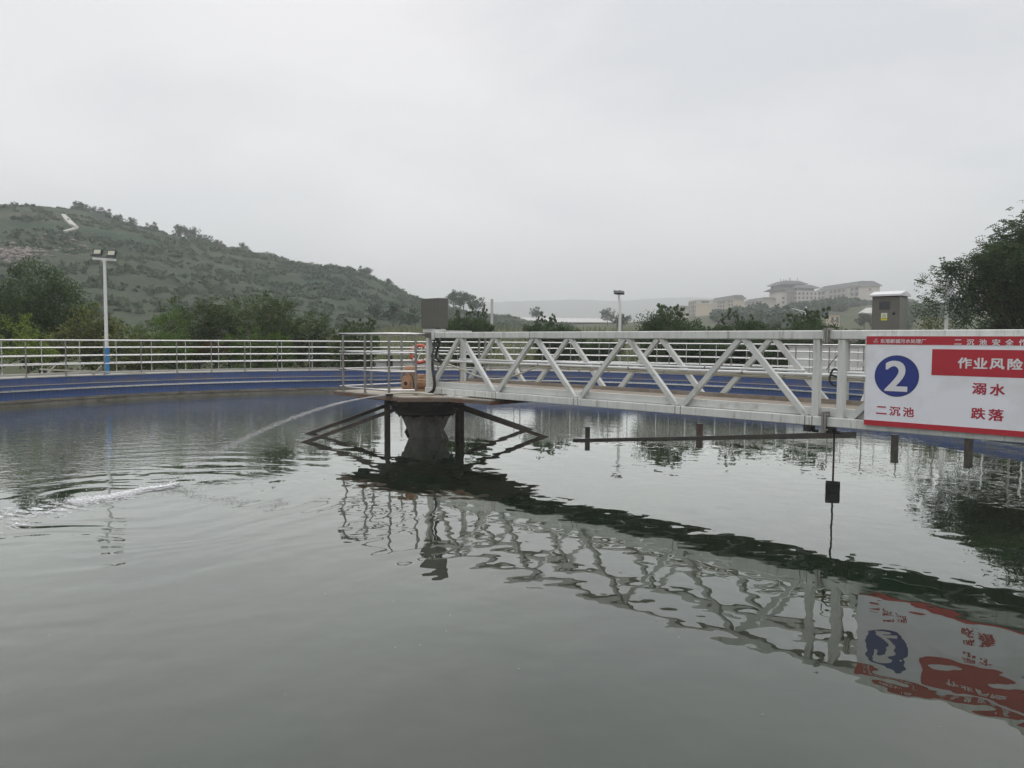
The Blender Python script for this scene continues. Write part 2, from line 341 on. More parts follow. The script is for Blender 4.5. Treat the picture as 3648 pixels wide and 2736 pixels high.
# water: one sheet inside the wall
def water_material():
    m = bpy.data.materials.new('murky_water'); m.use_nodes = True
    t = m.node_tree; ns, ln = t.nodes, t.links; b = ns['Principled BSDF']
    co = ns.new('ShaderNodeTexCoord'); P = co.outputs['Object']
    def noise(scale, detail=2, rough=.5, st=(1,1,1), loc=(0,0,0), dist=0, vec=None, rot=0):
        mp_ = ns.new('ShaderNodeMapping'); mp_.inputs['Scale'].default_value = st; mp_.inputs['Location'].default_value = loc; mp_.inputs['Rotation'].default_value = (0,0,rot)
        ln.new(vec or P, mp_.inputs[0])
        n = ns.new('ShaderNodeTexNoise'); n.inputs['Scale'].default_value = scale; n.inputs['Detail'].default_value = detail; n.inputs['Roughness'].default_value = rough; n.inputs['Distortion'].default_value = dist
        ln.new(mp_.outputs[0], n.inputs['Vector']); return n.outputs['Fac']
    def mth(op, a, b_=None, c=None):
        n = ns.new('ShaderNodeMath'); n.operation = op
        for i, v in enumerate((a, b_, c)):
            if v is None: continue
            if isinstance(v, (int, float)): n.inputs[i].default_value = v
            else: ln.new(v, n.inputs[i])
        return n.outputs[0]
    def smooth(v, a, b_, lo=0.0, hi=1.0):
        n = ns.new('ShaderNodeMapRange'); n.interpolation_type = 'SMOOTHSTEP'
        n.inputs['From Min'].default_value = a; n.inputs['From Max'].default_value = b_; n.inputs['To Min'].default_value = lo; n.inputs['To Max'].default_value = hi
        ln.new(v, n.inputs['Value']); return n.outputs[0]
    # colour: grey green, large soft clouds of silt
    r_ = ns.new('ShaderNodeValToRGB'); r_.color_ramp.elements[0].position = .35; r_.color_ramp.elements[1].position = .68
    r_.color_ramp.elements[0].color = (.013,.022,.013,1); r_.color_ramp.elements[1].color = (.020,.021,.014,1)
    ln.new(noise(.45, 4, .55), r_.inputs['Fac'])
    sp = ns.new('ShaderNodeSeparateXYZ'); ln.new(P, sp.inputs[0]); X, Y = sp.outputs['X'], sp.outputs['Y']     # centre of the tank is the origin
    # distance to the place where the jet lands
    vd = ns.new('ShaderNodeVectorMath'); vd.operation = 'DISTANCE'; ln.new(P, vd.inputs[0]); vd.inputs[1].default_value = (-5.4-CX, 10.3-CY, 0)
    dist = vd.outputs['Value']
    wob = noise(.35, 2, .5)
    ph = mth('MULTIPLY_ADD', wob, 1.6, dist)
    rings = mth('SINE', mth('MULTIPLY', ph, 2*PI/.62))
    rings2 = mth('SINE', mth('MULTIPLY', mth('MULTIPLY_ADD', wob, 2.5, dist), 2*PI/.27))
    fall = smooth(dist, 1.0, 10.0, 1.0, .14)
    h_rings = mth('MULTIPLY', mth('MULTIPLY', rings, fall), mth('MULTIPLY', smooth(noise(.8, 2), .35, .65), .0026))
    h_rings2 = mth('MULTIPLY', mth('MULTIPLY', rings2, smooth(dist, 1.0, 7.5, 1.0, 0.0)), mth('MULTIPLY', smooth(noise(1.4, 2), .35, .6), .0006))
    # slow swell that bends the bridge's reflection
    near = smooth(mth('ADD', Y, CY), 11.5, 16.5, 1.0, .30)
    h_swell = mth('MULTIPLY', mth('MULTIPLY', noise(2.1, 1, .4, (1, 1, 1)), .0048), near)
    h_mid = mth('MULTIPLY', mth('MULTIPLY', noise(4.6, 1, .4), .0016), near)
    # wind ripples: strong at the back and on the left, none in the calm middle
    q = mth('ADD', mth('ADD', Y, CY), mth('MULTIPLY', mth('MAXIMUM', mth('SUBTRACT', -3.0-CX, X), 0.0), 1.35))
    qn = mth('ADD', q, mth('MULTIPLY', mth('SUBTRACT', noise(.5, 3), .5), 4.0))
    wind = mth('ADD', smooth(qn, 15.6, 19.0), mth('MULTIPLY', smooth(mth('ADD', X, CX), 4.0, 9.0), .30))
    wind = mth('MINIMUM', wind, 1.0)
    wind = mth('MULTIPLY', wind, smooth(mth('ADD', X, CX), -2.5, -7.0, 1.0, 3.4))
    h_w1 = mth('MULTIPLY', mth('MULTIPLY', noise(5.5, 2, .55, (1, 1.9, 1), rot=.15), .0017), wind)
    h_w2 = mth('MULTIPLY', mth('MULTIPLY', noise(3.2, 2, .5, (1, 1.8, 1), loc=(4, 2, 0)), .0020), wind)
    # churned strip under the jet
    ax, ay, bx, by = -3.6-CX, 12.3-CY, -6.4-CX, 8.9-CY
    lx, ly = bx-ax, by-ay; ll = math.hypot(lx, ly)
    u = mth('ADD', mth('MULTIPLY', mth('SUBTRACT', X, ax), lx/ll), mth('MULTIPLY', mth('SUBTRACT', Y, ay), ly/ll))
    v = mth('ABSOLUTE', mth('SUBTRACT', mth('MULTIPLY', mth('SUBTRACT', X, ax), ly/ll), mth('MULTIPLY', mth('SUBTRACT', Y, ay), lx/ll)))
    strip = mth('MULTIPLY', smooth(v, .05, .42, 1, 0), mth('MULTIPLY', smooth(u, -.5, .5), smooth(u, ll, ll+1.2, 1, 0)))
    h_st = mth('MULTIPLY', mth('MULTIPLY', noise(7.5, 2, .5), .0055), strip)
    h = h_rings
    for k in (h_rings2, h_swell, h_mid, h_w1, h_w2, h_st): h = mth('ADD', h, k)
    bp = ns.new('ShaderNodeBump'); bp.inputs['Strength'].default_value = 1; bp.inputs['Distance'].default_value = 1
    ln.new(h, bp.inputs['Height'])
    di = ns.new('ShaderNodeBsdfDiffuse'); ln.new(r_.outputs[0], di.inputs['Color']); gl = ns.new('ShaderNodeBsdfGlossy'); gl.inputs['Roughness'].default_value = 0.0; gl.inputs['Color'].default_value = (.975, 1, .965, 1); ln.new(bp.outputs[0], gl.inputs['Normal'])
    frn = ns.new('ShaderNodeFresnel'); frn.inputs['IOR'].default_value = 1.5; ln.new(bp.outputs[0], frn.inputs['Normal'])
    fac = mth('MINIMUM', mth('MULTIPLY', frn.outputs[0], 1.66), 1.0)
    mx = ns.new('ShaderNodeMixShader'); ln.new(fac, mx.inputs[0]); ln.new(di.outputs[0], mx.inputs[1]); ln.new(gl.outputs[0], mx.inputs[2])
    ln.new(mx.outputs[0], ns['Material Output'].inputs['Surface']); ns.remove(b)
    return m
wm = water_material()
water = MB().disc((0, 0), RI-.10, 0, 160).build('water', wm, loc=(CX, CY, 0))
tag(water, kind='structure')

# ================================================================== RAILINGS ROUND THE TANK
RAILZ = (1.205, .955, .675, .39)
def ring_fence(name, label, rad, z0, th0, dth, k0, k1, postmat):
    root = tag(empty(name, (CX, CY, z0)), label, 'railing', 'steel railings along the tank walkway')
    ths = [th0 - dth*k for k in range(k0, k1+1)]
    H = 1.205 + DZ - z0
    proto = None
    for th in ths:
        if proto is None:
            mb = MB(); mb.tube([(0,0,0), (0,0,H-.02)], .022, 10); mb.tube([(0,0,0), (0,0,.012)], .055, 12); mb.tube([(0,0,.012), (0,0,.05)], [.032,.026], 10)
            proto = o = mb.build('post', postmat, root, smooth=True, autos=40)
        else:
            o = proto.copy(); COL.objects.link(o); o.parent = root
        o.location = (rad*math.cos(th), rad*math.sin(th), 0); o.rotation_euler = (0, 0, th)
    a0, a1 = ths[0]+.05, ths[-1]-.05
    for i, z in enumerate(RAILZ):
        zz = z + DZ - z0; r = .026 if i == 0 else .0185
        n = 3*len(ths)
        pts = [(rad*math.cos(a0+(a1-a0)*k/n), rad*math.sin(a0+(a1-a0)*k/n), zz) for k in range(n+1)]
        MB().tube(pts, r, 10).build('top_rail' if i == 0 else 'rail', M['steel'], root, smooth=True, autos=60)
    return root
ring_fence('guard_railing', 'inner stainless steel railing with four rails standing on the wall edge above the blue tiles', 15.52, DZ, 2.6637, .0829, -5, 31, M['steel_dull'])  # darker post steel carries the posts' back-lit shade
ring_fence('guard_railing', 'outer stainless steel railing seen behind the inner one, along the far side of the walkway', 16.70, DZ+.06, 2.669, .0764, -5, 32, M['steel'])

# ================================================================== CENTRE PIER, PLATFORM
pier = tag(empty('centre_pier', (CX, CY, 0), AL), 'round tapering concrete pier in the middle of the water, black with slime near its foot', 'pier')
MB().lathe([(.34,-.5),(.36,-.05),(.375,.02),(.56,.47),(.58,.50),(.58,.54),(0,.54)], n=40).build('cone', M['pier'], pier, smooth=True, autos=35)
MB().lathe([(.50,.50),(.64,.49),(.70,.53),(.70,.60),(.79,.62),(.80,.72),(.87,.735),(.87,.924),(.5,.924)], n=44).build('collar', M['collar'], pier, smooth=True, autos=30)
mb = MB()
for k in range(16):
    a = 2*PI*k/16; mb.box(-.02,.02,-.02,.02,0,.03) if False else mb.tube([(.62*math.cos(a),.62*math.sin(a),.44),(.62*math.cos(a),.62*math.sin(a),.50)], .018, 6)
tag(mb.build('bolt_ring', M['frame'], pier), kind='stuff')

def TF(rootz=0): return (CX, CY, rootz)
plat = tag(empty('centre_platform', (CX, CY, 0), AL), 'pale floored platform with rusty brown edge on top of the centre pier', 'platform')
outl = [(-1.54,-1.46),(.95,-1.50),(1.07,-1.60),(1.78,-.80),(2.9,-.72),(2.9,.72),(1.78,.80),(1.07,1.60),(.95,1.50),(-1.54,1.46)]
MB().prism([(x, y) for x, y in outl], .925, 1.0).build('edge_beam', M['rust'], plat)
MB().prism([(x*.985, y*.985) for x, y in outl], 1.0, 1.02).build('floor', M['deck'], plat)
mb = MB()
for y in (-.9, 0, .9): mb.bar((-1.4, y, .88), (1.6, y, .88), .08, .085)
mb.build('under_beam', M['collar'], plat)
mb = MB()
for dx, dy in ((1.62,-.62),(1.95,-.62)):
    mb.box(dx-.14, dx+.14, dy-.10, dy+.06, 1.021, 1.04)
    for q in (-.07,.07): mb.tube([(dx+q, dy-.05, 1.04), (dx+q, dy-.05, 1.09)], .012, 6)
mb.build('base_plate', M['paint2'], plat)

# railing round the platform
pr = tag(empty('platform_railing', (CX, CY, 1.02), AL), 'stainless tube railing with curved ends around the centre platform', 'railing')
front = [(-1.50, .55), (-1.50, -1.22), (-1.44, -1.36), (-1.30,-1.40), (.50,-1.40), (.80,-.92), (.70,-.62)]
def mirror(p): return [(x, -y) for x, y in p]
zs = (1.30, .90, .50, .10)
def off(path, z): return [(x, y, z) for x, y in path]
fl = [(-1.50,-1.20),(-1.47,-1.32),(-1.38,-1.40),(.50,-1.40),(.80,-.92)]
full = [(.80,.92),(.50,1.40),(-1.38,1.40),(-1.47,1.32),(-1.50,1.20)] + fl
for i, z in enumerate(zs):
    pth = list(full)
    if i == 0: pth = [(.72,.60)] + pth + [(.72,-.60)]
    MB().tube(off(pth, z), .027 if i == 0 else .021, 10).build('top_rail' if i == 0 else 'rail', M['steel'], pr, smooth=True, autos=60)
pp = [(-1.24,-1.40),(-.38,-1.40),(.50,-1.40),(.80,-.92),(-1.50,-.45),(-1.50,.45),(-1.24,1.40),(-.38,1.40),(.50,1.40),(.80,.92)]
proto = None
for x, y in pp:
    if proto is None:
        proto = o = MB().tube([(0,0,0),(0,0,1.29)], .026, 12).tube([(0,0,0),(0,0,.012)], .06, 12).build('post', M['steel_dull'], pr, smooth=True, autos=40)
    else: o = proto.copy(); COL.objects.link(o); o.parent = pr
    o.location = (x, y, 0)

# drive motor
mo = tag(empty('drive_motor', (CX-.27, CY+.13, 1.02), AL+.62), 'orange tan gear motor standing on the centre platform behind the railing', 'motor')
MB().box(-.30,.30,-.16,.16,.0,.05).build('base', M['motor'], mo)
mb = MB(); mb.box(-.28,.02,-.17,.17,.05,.36); mb.box(-.26,0,-.15,.15,.36,.385)
mb.build('gear_housing', M['motor'], mo)
mb = MB(); mb.tube([(-.17,-.17,.20),(-.17,-.215,.20)], .115, 24); mb.tube([(-.17,-.215,.20),(-.17,-.235,.20)], .085, 24)
mb.build('flange', M['motor'], mo, smooth=True, autos=40)
MB().tube([(-.17,-.236,.20),(-.17,-.240,.20)], .05, 20).build('shaft_bore', M['blackm'], mo)
mb = MB(); mb.tube([(-.13,0,.385),(-.13,0,.50)], .115, 24); mb.tube([(-.13,0,.50),(-.13,0,.515)], .15, 24); mb.tube([(-.13,0,.515),(-.13,0,.60),(-.13,0,.64),(-.13,0,.655)], [.14,.14,.115,.05], 24)
mb.build('fan_cover', M['motor'], mo, smooth=True, autos=40)
mb = MB(); mb.tube([(.02,0,.22),(.50,0,.22)], .15, 24)
for k in range(14):
    a = 2*PI*k/14; mb.bar((.08,.15*math.cos(a),.22+.15*math.sin(a)), (.44,.15*math.cos(a),.22+.15*math.sin(a)), .012, .035, up=(0, math.cos(a), math.sin(a)))
mb.tube([(.50,0,.22),(.56,0,.22)], .165, 24)
mb.build('motor_barrel', M['motor'], mo, smooth=True, autos=30)
MB().box(.06,.26,-.10,.10,.36,.44).build('terminal_box', M['motor'], mo)
MB().tube([(-.08,-.12,.46),(-.02,-.2,.40),(.02,-.21,.28),(.03,-.2,.12),(.1,-.2,.03)], .012, 8).build('wire', M['cable'], mo, smooth=True)
tag(MB().tube([(-.02,-.26,.05),(.06,-.27,.04)], .022, 10).build('drain_plug', M['lifered'], mo, smooth=True))

mo.scale = (.9, .9, .88)
# submerged turning frame: legs and long slanting arms
fr = tag(empty('scraper_frame', (CX, CY, 0), AL), 'dark weathered frame of legs and long slanting arms reaching into the water around the pier', 'scraper frame')
u_ = Vector((-.55, -.835, 0)); v_ = Vector((.835, -.55, 0))     # local axes of the arms (front is local -y)
def FV(u, v, z): p = u_*u + v_*v; return (p.x, p.y, z)
for v in (.21, -.50):
    for u in (.87, -.80):
        mb = MB(); mb.bar(FV(u, v, -.6), FV(u, v, .86), .10, .10, up=u_); mb.build('leg', M['frame'], fr)
for sg in (1, -1):
    for v in (.70, -.80):
        mb = MB(); mb.bar(FV(sg*3.3, v, -.24), FV(sg*.30, v, .83), .075, .08); mb.build('arm', M['frame'], fr)
for v in (.62, -.70):
    for sg in (1, -1):
        mb = MB(); mb.bar(FV(sg*.03, v, .72), FV(sg*.52, v+.02, -.25), .085, .085, up=v_); mb.build('strut', M['strut'], fr)
mb = MB(); mb.bar(FV(.9,.21,.83), FV(-.85,.21,.83), .10,.08); mb.bar(FV(.9,-.5,.83), FV(-.85,-.5,.83), .10,.08); mb.bar(FV(.03,.75,.80), FV(.03,-.85,.80), .12,.08)
mb.build('cross_beam', M['frame'], fr)

# ================================================================== THE BRIDGE
br = tag(empty('access_bridge', (CX, CY, 0), AL), 'grey white steel truss walkway bridge running from the centre platform to the right', 'bridge')
T = .562; ZT, ZTB, ZBT, ZBB = 2.362, 2.238, 1.171, 1.041
CW = .12
JS = 9.36                                                   # the bolted joint between the two sections
for sgn in (-1, 1):
    y = sgn*(T - CW/2)
    for a, b in ((.95 if sgn < 0 else .66, JS-.012), (JS+.012, 16.3)):
        o = MB().box(a, b, y-CW/2, y+CW/2, ZTB, ZT).build('top_chord', M['paint'], br); e_ = o.modifiers.new('bevel', 'BEVEL'); e_.width = .014; e_.segments = 3
    for a, b in ((.66, JS-.012), (JS+.012, 16.3)):
        o = MB().box(a, b, y-CW/2, y+CW/2, ZBB, ZBT).build('bottom_chord', M['paint'], br); e_ = o.modifiers.new('bevel', 'BEVEL'); e_.width = .012; e_.segments = 3
    if sgn < 0: MB().box(.66, .95, y-CW/2+.01, y+CW/2-.01, ZTB+.005, ZT-.004).build('chord_stub', M['box2'], br)
    s0, Lp = 2.817, 2.1044
    nodes_b = [s0 + Lp*k for k in range(-1, 4)]; nodes_t = [s0 + Lp*(k-.5) for k in range(0, 4)]
    D = .078
    for k in range(4):
        MB().bar((nodes_b[k]+.05 + (.06 if k == 0 else 0), y, ZBT-.01), (nodes_t[k]-.03, y, ZTB+.01), D, D, up=(0,1,0)).build('brace', M['paint2'], br)
        MB().bar((nodes_t[k]+.03, y, ZTB+.01), (nodes_b[k+1]-.05, y, ZBT-.01), D, D, up=(0,1,0)).build('brace', M['paint2'], br)
    for s in (.73, 9.21, 9.55): MB().box(s-.047, s+.047, y-.047, y+.047, ZBT, ZTB).build('upright', M['paint'], br)
    sb = 9.68
    for k in range(3):
        MB().bar((sb, y, ZBT-.01), (sb+1.0, y, ZTB+.01), D, D, up=(0,1,0)).build('brace', M['paint2'], br)
        MB().bar((sb+1.06, y, ZTB+.01), (sb+2.06, y, ZBT-.01), D, D, up=(0,1,0)).build('brace', M['paint2'], br)
        sb += 2.10
    MB().box(16.2, 16.3, y-.047, y+.047, ZBT, ZTB).build('upright', M['paint'], br)
    # joint flanges with bolts
    for z0, z1 in ((ZTB-.05, ZT+.035), (ZBB-.075, ZBT+.075)):
        mb = MB()
        for s in (JS-.018, JS+.018): mb.box(s-.014, s+.014, y-.11, y+.085, z0, z1)
        for zz in (z0+.035, z1-.035):
            for yy in (y-.09, y+.07): mb.tube([(JS-.055, yy, zz), (JS+.055, yy, zz)], .012, 6)
        mb.build('joint_flange', M['steel_dull'], br)
    # stained weld seams
    for s in [2.05*0+nodes_b[k] for k in (1, 2, 3)] + [nodes_b[4]]:
        for d_ in (-.055, .045): MB().box(s+d_, s+d_+.012, y-CW/2-.002, y+CW/2+.002, ZBB-.002, ZBT+.002).build('weld_seam', M['stain'], br)
    for s in (3.78,): MB().box(s, s+.014, y-CW/2-.0025, y+CW/2+.0025, ZTB-.0025, ZT+.0025).build('weld_seam', M['steel_dull'], br)
# floor: side beams, plate
for sgn in (-1, 1): MB().box(.95, 16.2, sgn*.44-.03 if sgn < 0 else .41, sgn*.44+.03 if sgn < 0 else .47, 1.178, 1.292).build('side_beam', M['paint2'], br)
def checker():
    m = mat('checker_plate', (.27,.235,.19), .75, var=.15, vscale=3, col2=(.17,.12,.08), c2pos=(.5,.75), c2scale=4)
    ns, ln = m.node_tree.nodes, m.node_tree.links
    co = ns.new('ShaderNodeTexCoord'); mp_ = ns.new('ShaderNodeMapping'); mp_.inputs['Rotation'].default_value = (0,0,PI/4); mp_.inputs['Scale'].default_value = (16,16,16)
    ln.new(co.outputs['Object'], mp_.inputs[0]); ch = ns.new('ShaderNodeTexChecker'); ch.inputs['Scale'].default_value = 1; ln.new(mp_.outputs[0], ch.inputs[0])
    bp = ns.new('ShaderNodeBump'); bp.inputs['Distance'].default_value = .006; ln.new(ch.outputs['Fac'], bp.inputs['Height']); ln.new(bp.outputs[0], ns['Principled BSDF'].inputs['Normal'])
    return m
M['checker'] = checker()
MB().box(.95, 16.2, -.408, .408, 1.262, 1.284).build('floor_plate', M['checker'], br)
MB().box(.95, 16.2, .385, .407, 1.286, 1.35).build('kick_plate', M['checker'], br)
mb = MB()
for k in range(15): mb.box(1.4+k*1.05, 1.46+k*1.05, -.45, .45, 1.06, 1.176)
mb.build('cross_member', M['paint2'], br)
mb = MB()
for s in (9.12, 9.42): mb.box(s-.05, s+.05, -T-.02, -T+.14, .955, ZBB-.002); mb.tube([(s+.05, -T+.06, .965), (s+.13, -T+.06, .965)], .022, 8)
mb.build('roller_bracket', M['blackm'], br)
MB().box(15.4, 16.1, -.7, .7, .905, 1.035).build('end_carriage', M['paint2'], br)

# pipes on the inner side of the rear truss
def pipe(name, label, s0, s1, y, z, r, m, clamps=(), cat='pipe'):
    root = tag(empty(name, (CX, CY, 0), AL), label, cat, 'pipes clipped along the rear of the bridge')
    MB().tube([(s0, y, z), (s1, y, z)], r, 12).build('pipe_run', m, root, smooth=True, autos=40)
    for s in clamps: MB().tube([(s-.012, y, z), (s+.012, y, z)], r+.007, 12).build('clamp', M['steel_dull'], root, smooth=True, autos=40)
pipe('conduit_pipe', 'uppermost white conduit pipe along the rear truss of the bridge', .62, 8.62, .475, 1.762, .021, M['pipew'], (2.6, 4.7, 6.9))
pipe('conduit_pipe', 'short upper white conduit pipe between the bridge joint and the sign', 9.0, 15.8, .475, 1.752, .021, M['pipew'], (9.9, 12.0))
pipe('conduit_pipe', 'thicker white conduit pipe, the middle one of the three on the rear truss', .19, 15.8, .44, 1.708, .024, M['pipew'], (3.1, 5.35, 7.6, 9.95, 12.2))
pipe('water_pipe', 'beige pipe, lowest of the three pipes on the rear truss', 3.0, 15.8, .46, 1.655, .022, M['pipeb'], (3.9, 6.1, 8.3, 9.96))
# hoses, cables
def wire(name, label, pts, r, m, cat, parts=None):
    o = MB().tube(smooth_path(pts), r, 8).build(name, m, None, smooth=True)
    o.location = (CX, CY, 0); o.rotation_euler = (0, 0, AL)
    return tag(o, label, cat)
def smooth_path(pts, n=6):
    P = [Vector(p) for p in pts]; P = [P[0]*2-P[1]] + P + [P[-1]*2-P[-2]]; outp = []
    for i in range(1, len(P)-2):
        for k in range(n):
            t = k/n; a, b, c, d = P[i-1], P[i], P[i+1], P[i+2]
            outp.append(.5*((2*b) + (c-a)*t + (2*a-5*b+4*c-d)*t*t + (3*b-a-3*c+d)*t**3))
    outp.append(P[-2]); return outp
wire('hose', 'pale hose sagging from the pipe behind the first braces of the bridge', [(.35,.30,1.66),(.8,.34,1.55),(1.35,.38,1.40),(1.9,.42,1.36),(2.4,.44,1.45),(3.02,.46,1.655)], .022, M['hose'], 'hose')
wire('black_cable', 'black cable hanging from the left cabinet down to the platform in one long loop', [(.62,-.2,2.44),(.86,-.45,2.2),(.98,-.60,1.9),(1.02,-.65,1.6),(1.12,-.69,1.35),(1.10,-.71,1.12),(.72,-.74,.99),(.42,-.74,.975),(.1,-.62,1.05)], .021, M['cable'], 'cable')
wire('black_cable', 'black cable beside the long hanging loop, reaching the platform nearer the bridge post', [(.66,-.2,2.44),(.95,-.45,2.2),(.98,-.60,1.9),(1.09,-.67,1.6),(1.19,-.71,1.35),(1.16,-.73,1.10),(.76,-.77,.97),(.46,-.77,.955),(.18,-.66,1.04)], .016, M['cable'], 'cable')
wire('black_cable', 'short thick bunch of black cable looping from the left cabinet to the conduit pipe', [(.66,-.14,2.44),(.85,-.3,2.28),(.98,-.42,2.12),(.93,-.45,1.95),(.90,-.45,1.83),(.98,-.40,1.75),(1.12,-.3,1.71)], .030, M['cable'], 'cable')
wire('black_cable', 'thin black cable curling beside the thick bunch under the left cabinet', [(.70,-.16,2.44),(.86,-.35,2.2),(.84,-.46,1.98),(.80,-.48,1.84),(.88,-.44,1.74),(1.08,-.3,1.72)], .016, M['cable'], 'cable')
wire('platform_hose', 'short beige hose lying along the platform edge to the water jet nozzle', [(.55,-1.50,1.045),(.62,-1.35,1.06),(.75,-1.15,1.075),(.95,-.95,1.07),(1.25,-.80,1.045)], .026, M['hose'], 'hose')
wire('black_cable', 'coil of black cable hung on the pipes behind the two tall uprights', [(9.05,.36,1.72)] + [(9.12+.075*math.cos(a), .36+.02*math.sin(3*a), 1.68+.12*math.sin(a)) for a in [i*PI/6 for i in range(0, 25)]], .016, M['cable'], 'cable')
wire('black_cable', 'thin dark cable rising from the cable coil towards the rear upright', [(8.98,.38,1.78),(9.04,.42,1.90),(9.12,.46,2.02),(9.16,.5,2.15)], .006, M['cable'], 'cable')

# cabinet at the start of the bridge
cb = tag(empty('control_cabinet', (CX, CY, 0), AL), 'plain brushed steel cabinet mounted above the platform end of the bridge', 'cabinet')
bev = MB(); bev.box(.165, .778, -.25, 0.0, 2.452, 3.115)
o = bev.build('cabinet_body', M['box'], cb)
bm_ = o.modifiers.new('bevel', 'BEVEL'); bm_.width = .006; bm_.segments = 2
MB().box(.158, .785, -.256, -.245, 2.47, 3.10).build('cabinet_door', M['box'], cb)
mb = MB(); mb.box(.17,.62,-.22,-.02,2.363,2.450); mb.bar((.55,-.24,2.41),(1.02,-.30,2.41), .05,.05); mb.bar((.98,-.60,2.385),(.98,.5,2.385), .05,.04); mb.box(.955,1.005,-.62,-.572,2.20,2.41)
mb.build('mounting_bracket', M['paint2'], cb)
MB().box(.14,.165,-.16,-.14,2.72,2.74).build('latch', M['steel'], cb)

# cabinet behind the sign
c2 = tag(empty('control_cabinet', (CX, CY, 0), AL), 'dark grey cabinet with pitched roof, small window and yellow warning sticker, rising behind the sign', 'cabinet')
yf, yb = .95, 1.31
def P2(px, py):   # photo pixel -> (s, z) on the cabinet's front
    a, yy, z = ray(px, py); n = (-0.70065, -0.71350); k = (n[0]*CX + n[1]*CY - yf)/(n[0]*a + n[1]*yy)
    X_, Y_, Z_ = a*k-CX, yy*k-CY, EYE+z*k
    return X_*0.71350 - Y_*0.70065, Z_
a0, a1, ZC = P2(3103, 1178)[0], P2(3202, 1178)[0], P2(3103, 1057)[1]
mb = MB(); mb.box(a0, a1, yf, yb, 1.90, ZC)
o = mb.build('cabinet_body', M['box2'], c2); b_ = o.modifiers.new('bevel', 'BEVEL'); b_.width = .012; b_.segments = 3
r0, r1, q0, q1 = a0-.028, a1+.028, yf-.045, yb+.045
ym = (q0+q1)/2
mb = MB(); vs = [(r0,q0,ZC+.002),(r1,q0,ZC+.002),(r1,q1,ZC+.002),(r0,q1,ZC+.002),(r0,q0,ZC+.028),(r1,q0,ZC+.028),(r1,q1,ZC+.028),(r0,q1,ZC+.028),(r0,ym,ZC+.082),(r1,ym,ZC+.082)]
mb.add(vs, [(3,2,1,0),(0,1,5,4),(2,3,7,6),(1,2,6,9,5),(3,0,4,8,7),(4,5,9,8),(6,7,8,9)])
mb.build('roof', M['boxroof'], c2)
mb = MB()
for x in (a0+.03, a1-.03): mb.box(x-.025,x+.025,T+.002,yb,1.85,1.898); mb.bar((x,T+.01,1.30),(x,yb-.08,1.86),.04,.04)
mb.build('bracket', M['paint2'], c2)
F6 = 6.636
def z4(x, y): return P2(3050+x/F6, 1000+y/F6)
(w0, wz1), (w1_, wz0) = z4(545, 487), z4(800, 685)
fw = MB().box(w0-.008, w1_+.006, yf-.004, yf-.0005, wz0-.006, wz1+.006).build('window', M['box2'], c2)
MB().box(w0+.004, w1_-.004, yf-.0065, yf-.0045, wz0+.004, wz1-.004).build('pane', M['glass'], fw)
(k0, kz), _ = z4(890, 775), 0
MB().tube([(k0, yf-.022, kz), (k0, yf-.0005, kz)], .0155, 16).tube([(k0, yf-.028, kz),(k0, yf-.0225, kz)], .007, 12).build('lock', M['blackm'], c2)
(l0, lz1), (l1, lz0) = z4(592, 765), z4(730, 935)
st = MB().box(l0, l1, yf-.0025, yf-.0005, lz0, lz1).build('warning_sticker', M['stw'], c2)
MB().box(l0, l1, yf-.0035, yf-.0027, lz0, lz0+(lz1-lz0)*.34).build('sticker_base', M['yel'], st)
mb = MB(); lc = (l0+l1)/2; hh = (lz1-lz0)
t0_, t1_ = lz0+hh*.44, lz0+hh*.84
mb.bar((lc-.022, yf-.0035, t0_), (lc, yf-.0035, t1_), .001, .004, up=(1,0,0)); mb.bar((lc+.022, yf-.0035, t0_), (lc, yf-.0035, t1_), .001, .004, up=(1,0,0)); mb.bar((lc-.024, yf-.0035, t0_), (lc+.024, yf-.0035, t0_), .001, .004)
mb.bar((lc+.003, yf-.0035, t1_-.012), (lc-.003, yf-.0035, t0_+.016), .001, .003, up=(1,0,0)); mb.bar((lc-.003, yf-.0035, t0_+.018), (lc+.003, yf-.0035, t0_+.006), .001, .003, up=(1,0,0))
mb.build('triangle_mark', M['black'], st)

# ------------------------------------------------------------------ lettering
def lettering(text, s0, s1, z0, z1, y, m, parent, bold=.02, name='lettering', depth=.0016):
    cu = bpy.data.curves.new('tmp', 'FONT'); cu.body = text; cu.size = 1; cu.extrude = .004; cu.resolution_u = 4
    to = bpy.data.objects.new('tmp', cu); COL.objects.link(to)
    bpy.context.view_layer.update()
    me = bpy.data.meshes.new_from_object(to.evaluated_get(bpy.context.evaluated_depsgraph_get()))
    bpy.data.objects.remove(to); me.name = name
    if bold:      # a heavier face: the same outlines laid over each other a hair apart
        bm = bmesh.new(); q = 0
        for dx in (-1, 0, 1):
            for dz in (-1, 0, 1):
                t2 = me.copy(); t2.transform(Matrix.Translation((dx*bold*.8, dz*bold*.6, q*.004))); bm.from_mesh(t2); bpy.data.meshes.remove(t2); q += 1
        bm.to_mesh(me); bm.free()
    n = len(me.vertices); co = np.empty(n*3, np.float32); me.vertices.foreach_get('co', co); co = co.reshape(-1, 3)
    mn, mx_ = co.min(0), co.max(0)
    o3 = np.empty_like(co)
    o3[:, 0] = s0 + (co[:, 0]-mn[0])/(mx_[0]-mn[0])*(s1-s0)
    o3[:, 2] = z0 + (co[:, 1]-mn[1])/(mx_[1]-mn[1])*(z1-z0)
    o3[:, 1] = y - (co[:, 2]-mn[2])/max(1e-6, mx_[2]-mn[2])*depth
    me.vertices.foreach_set('co', o3.ravel()); me.update(); me.materials.clear(); me.materials.append(m)
    o = bpy.data.objects.new(name, me); COL.objects.link(o); o.parent = parent; return o
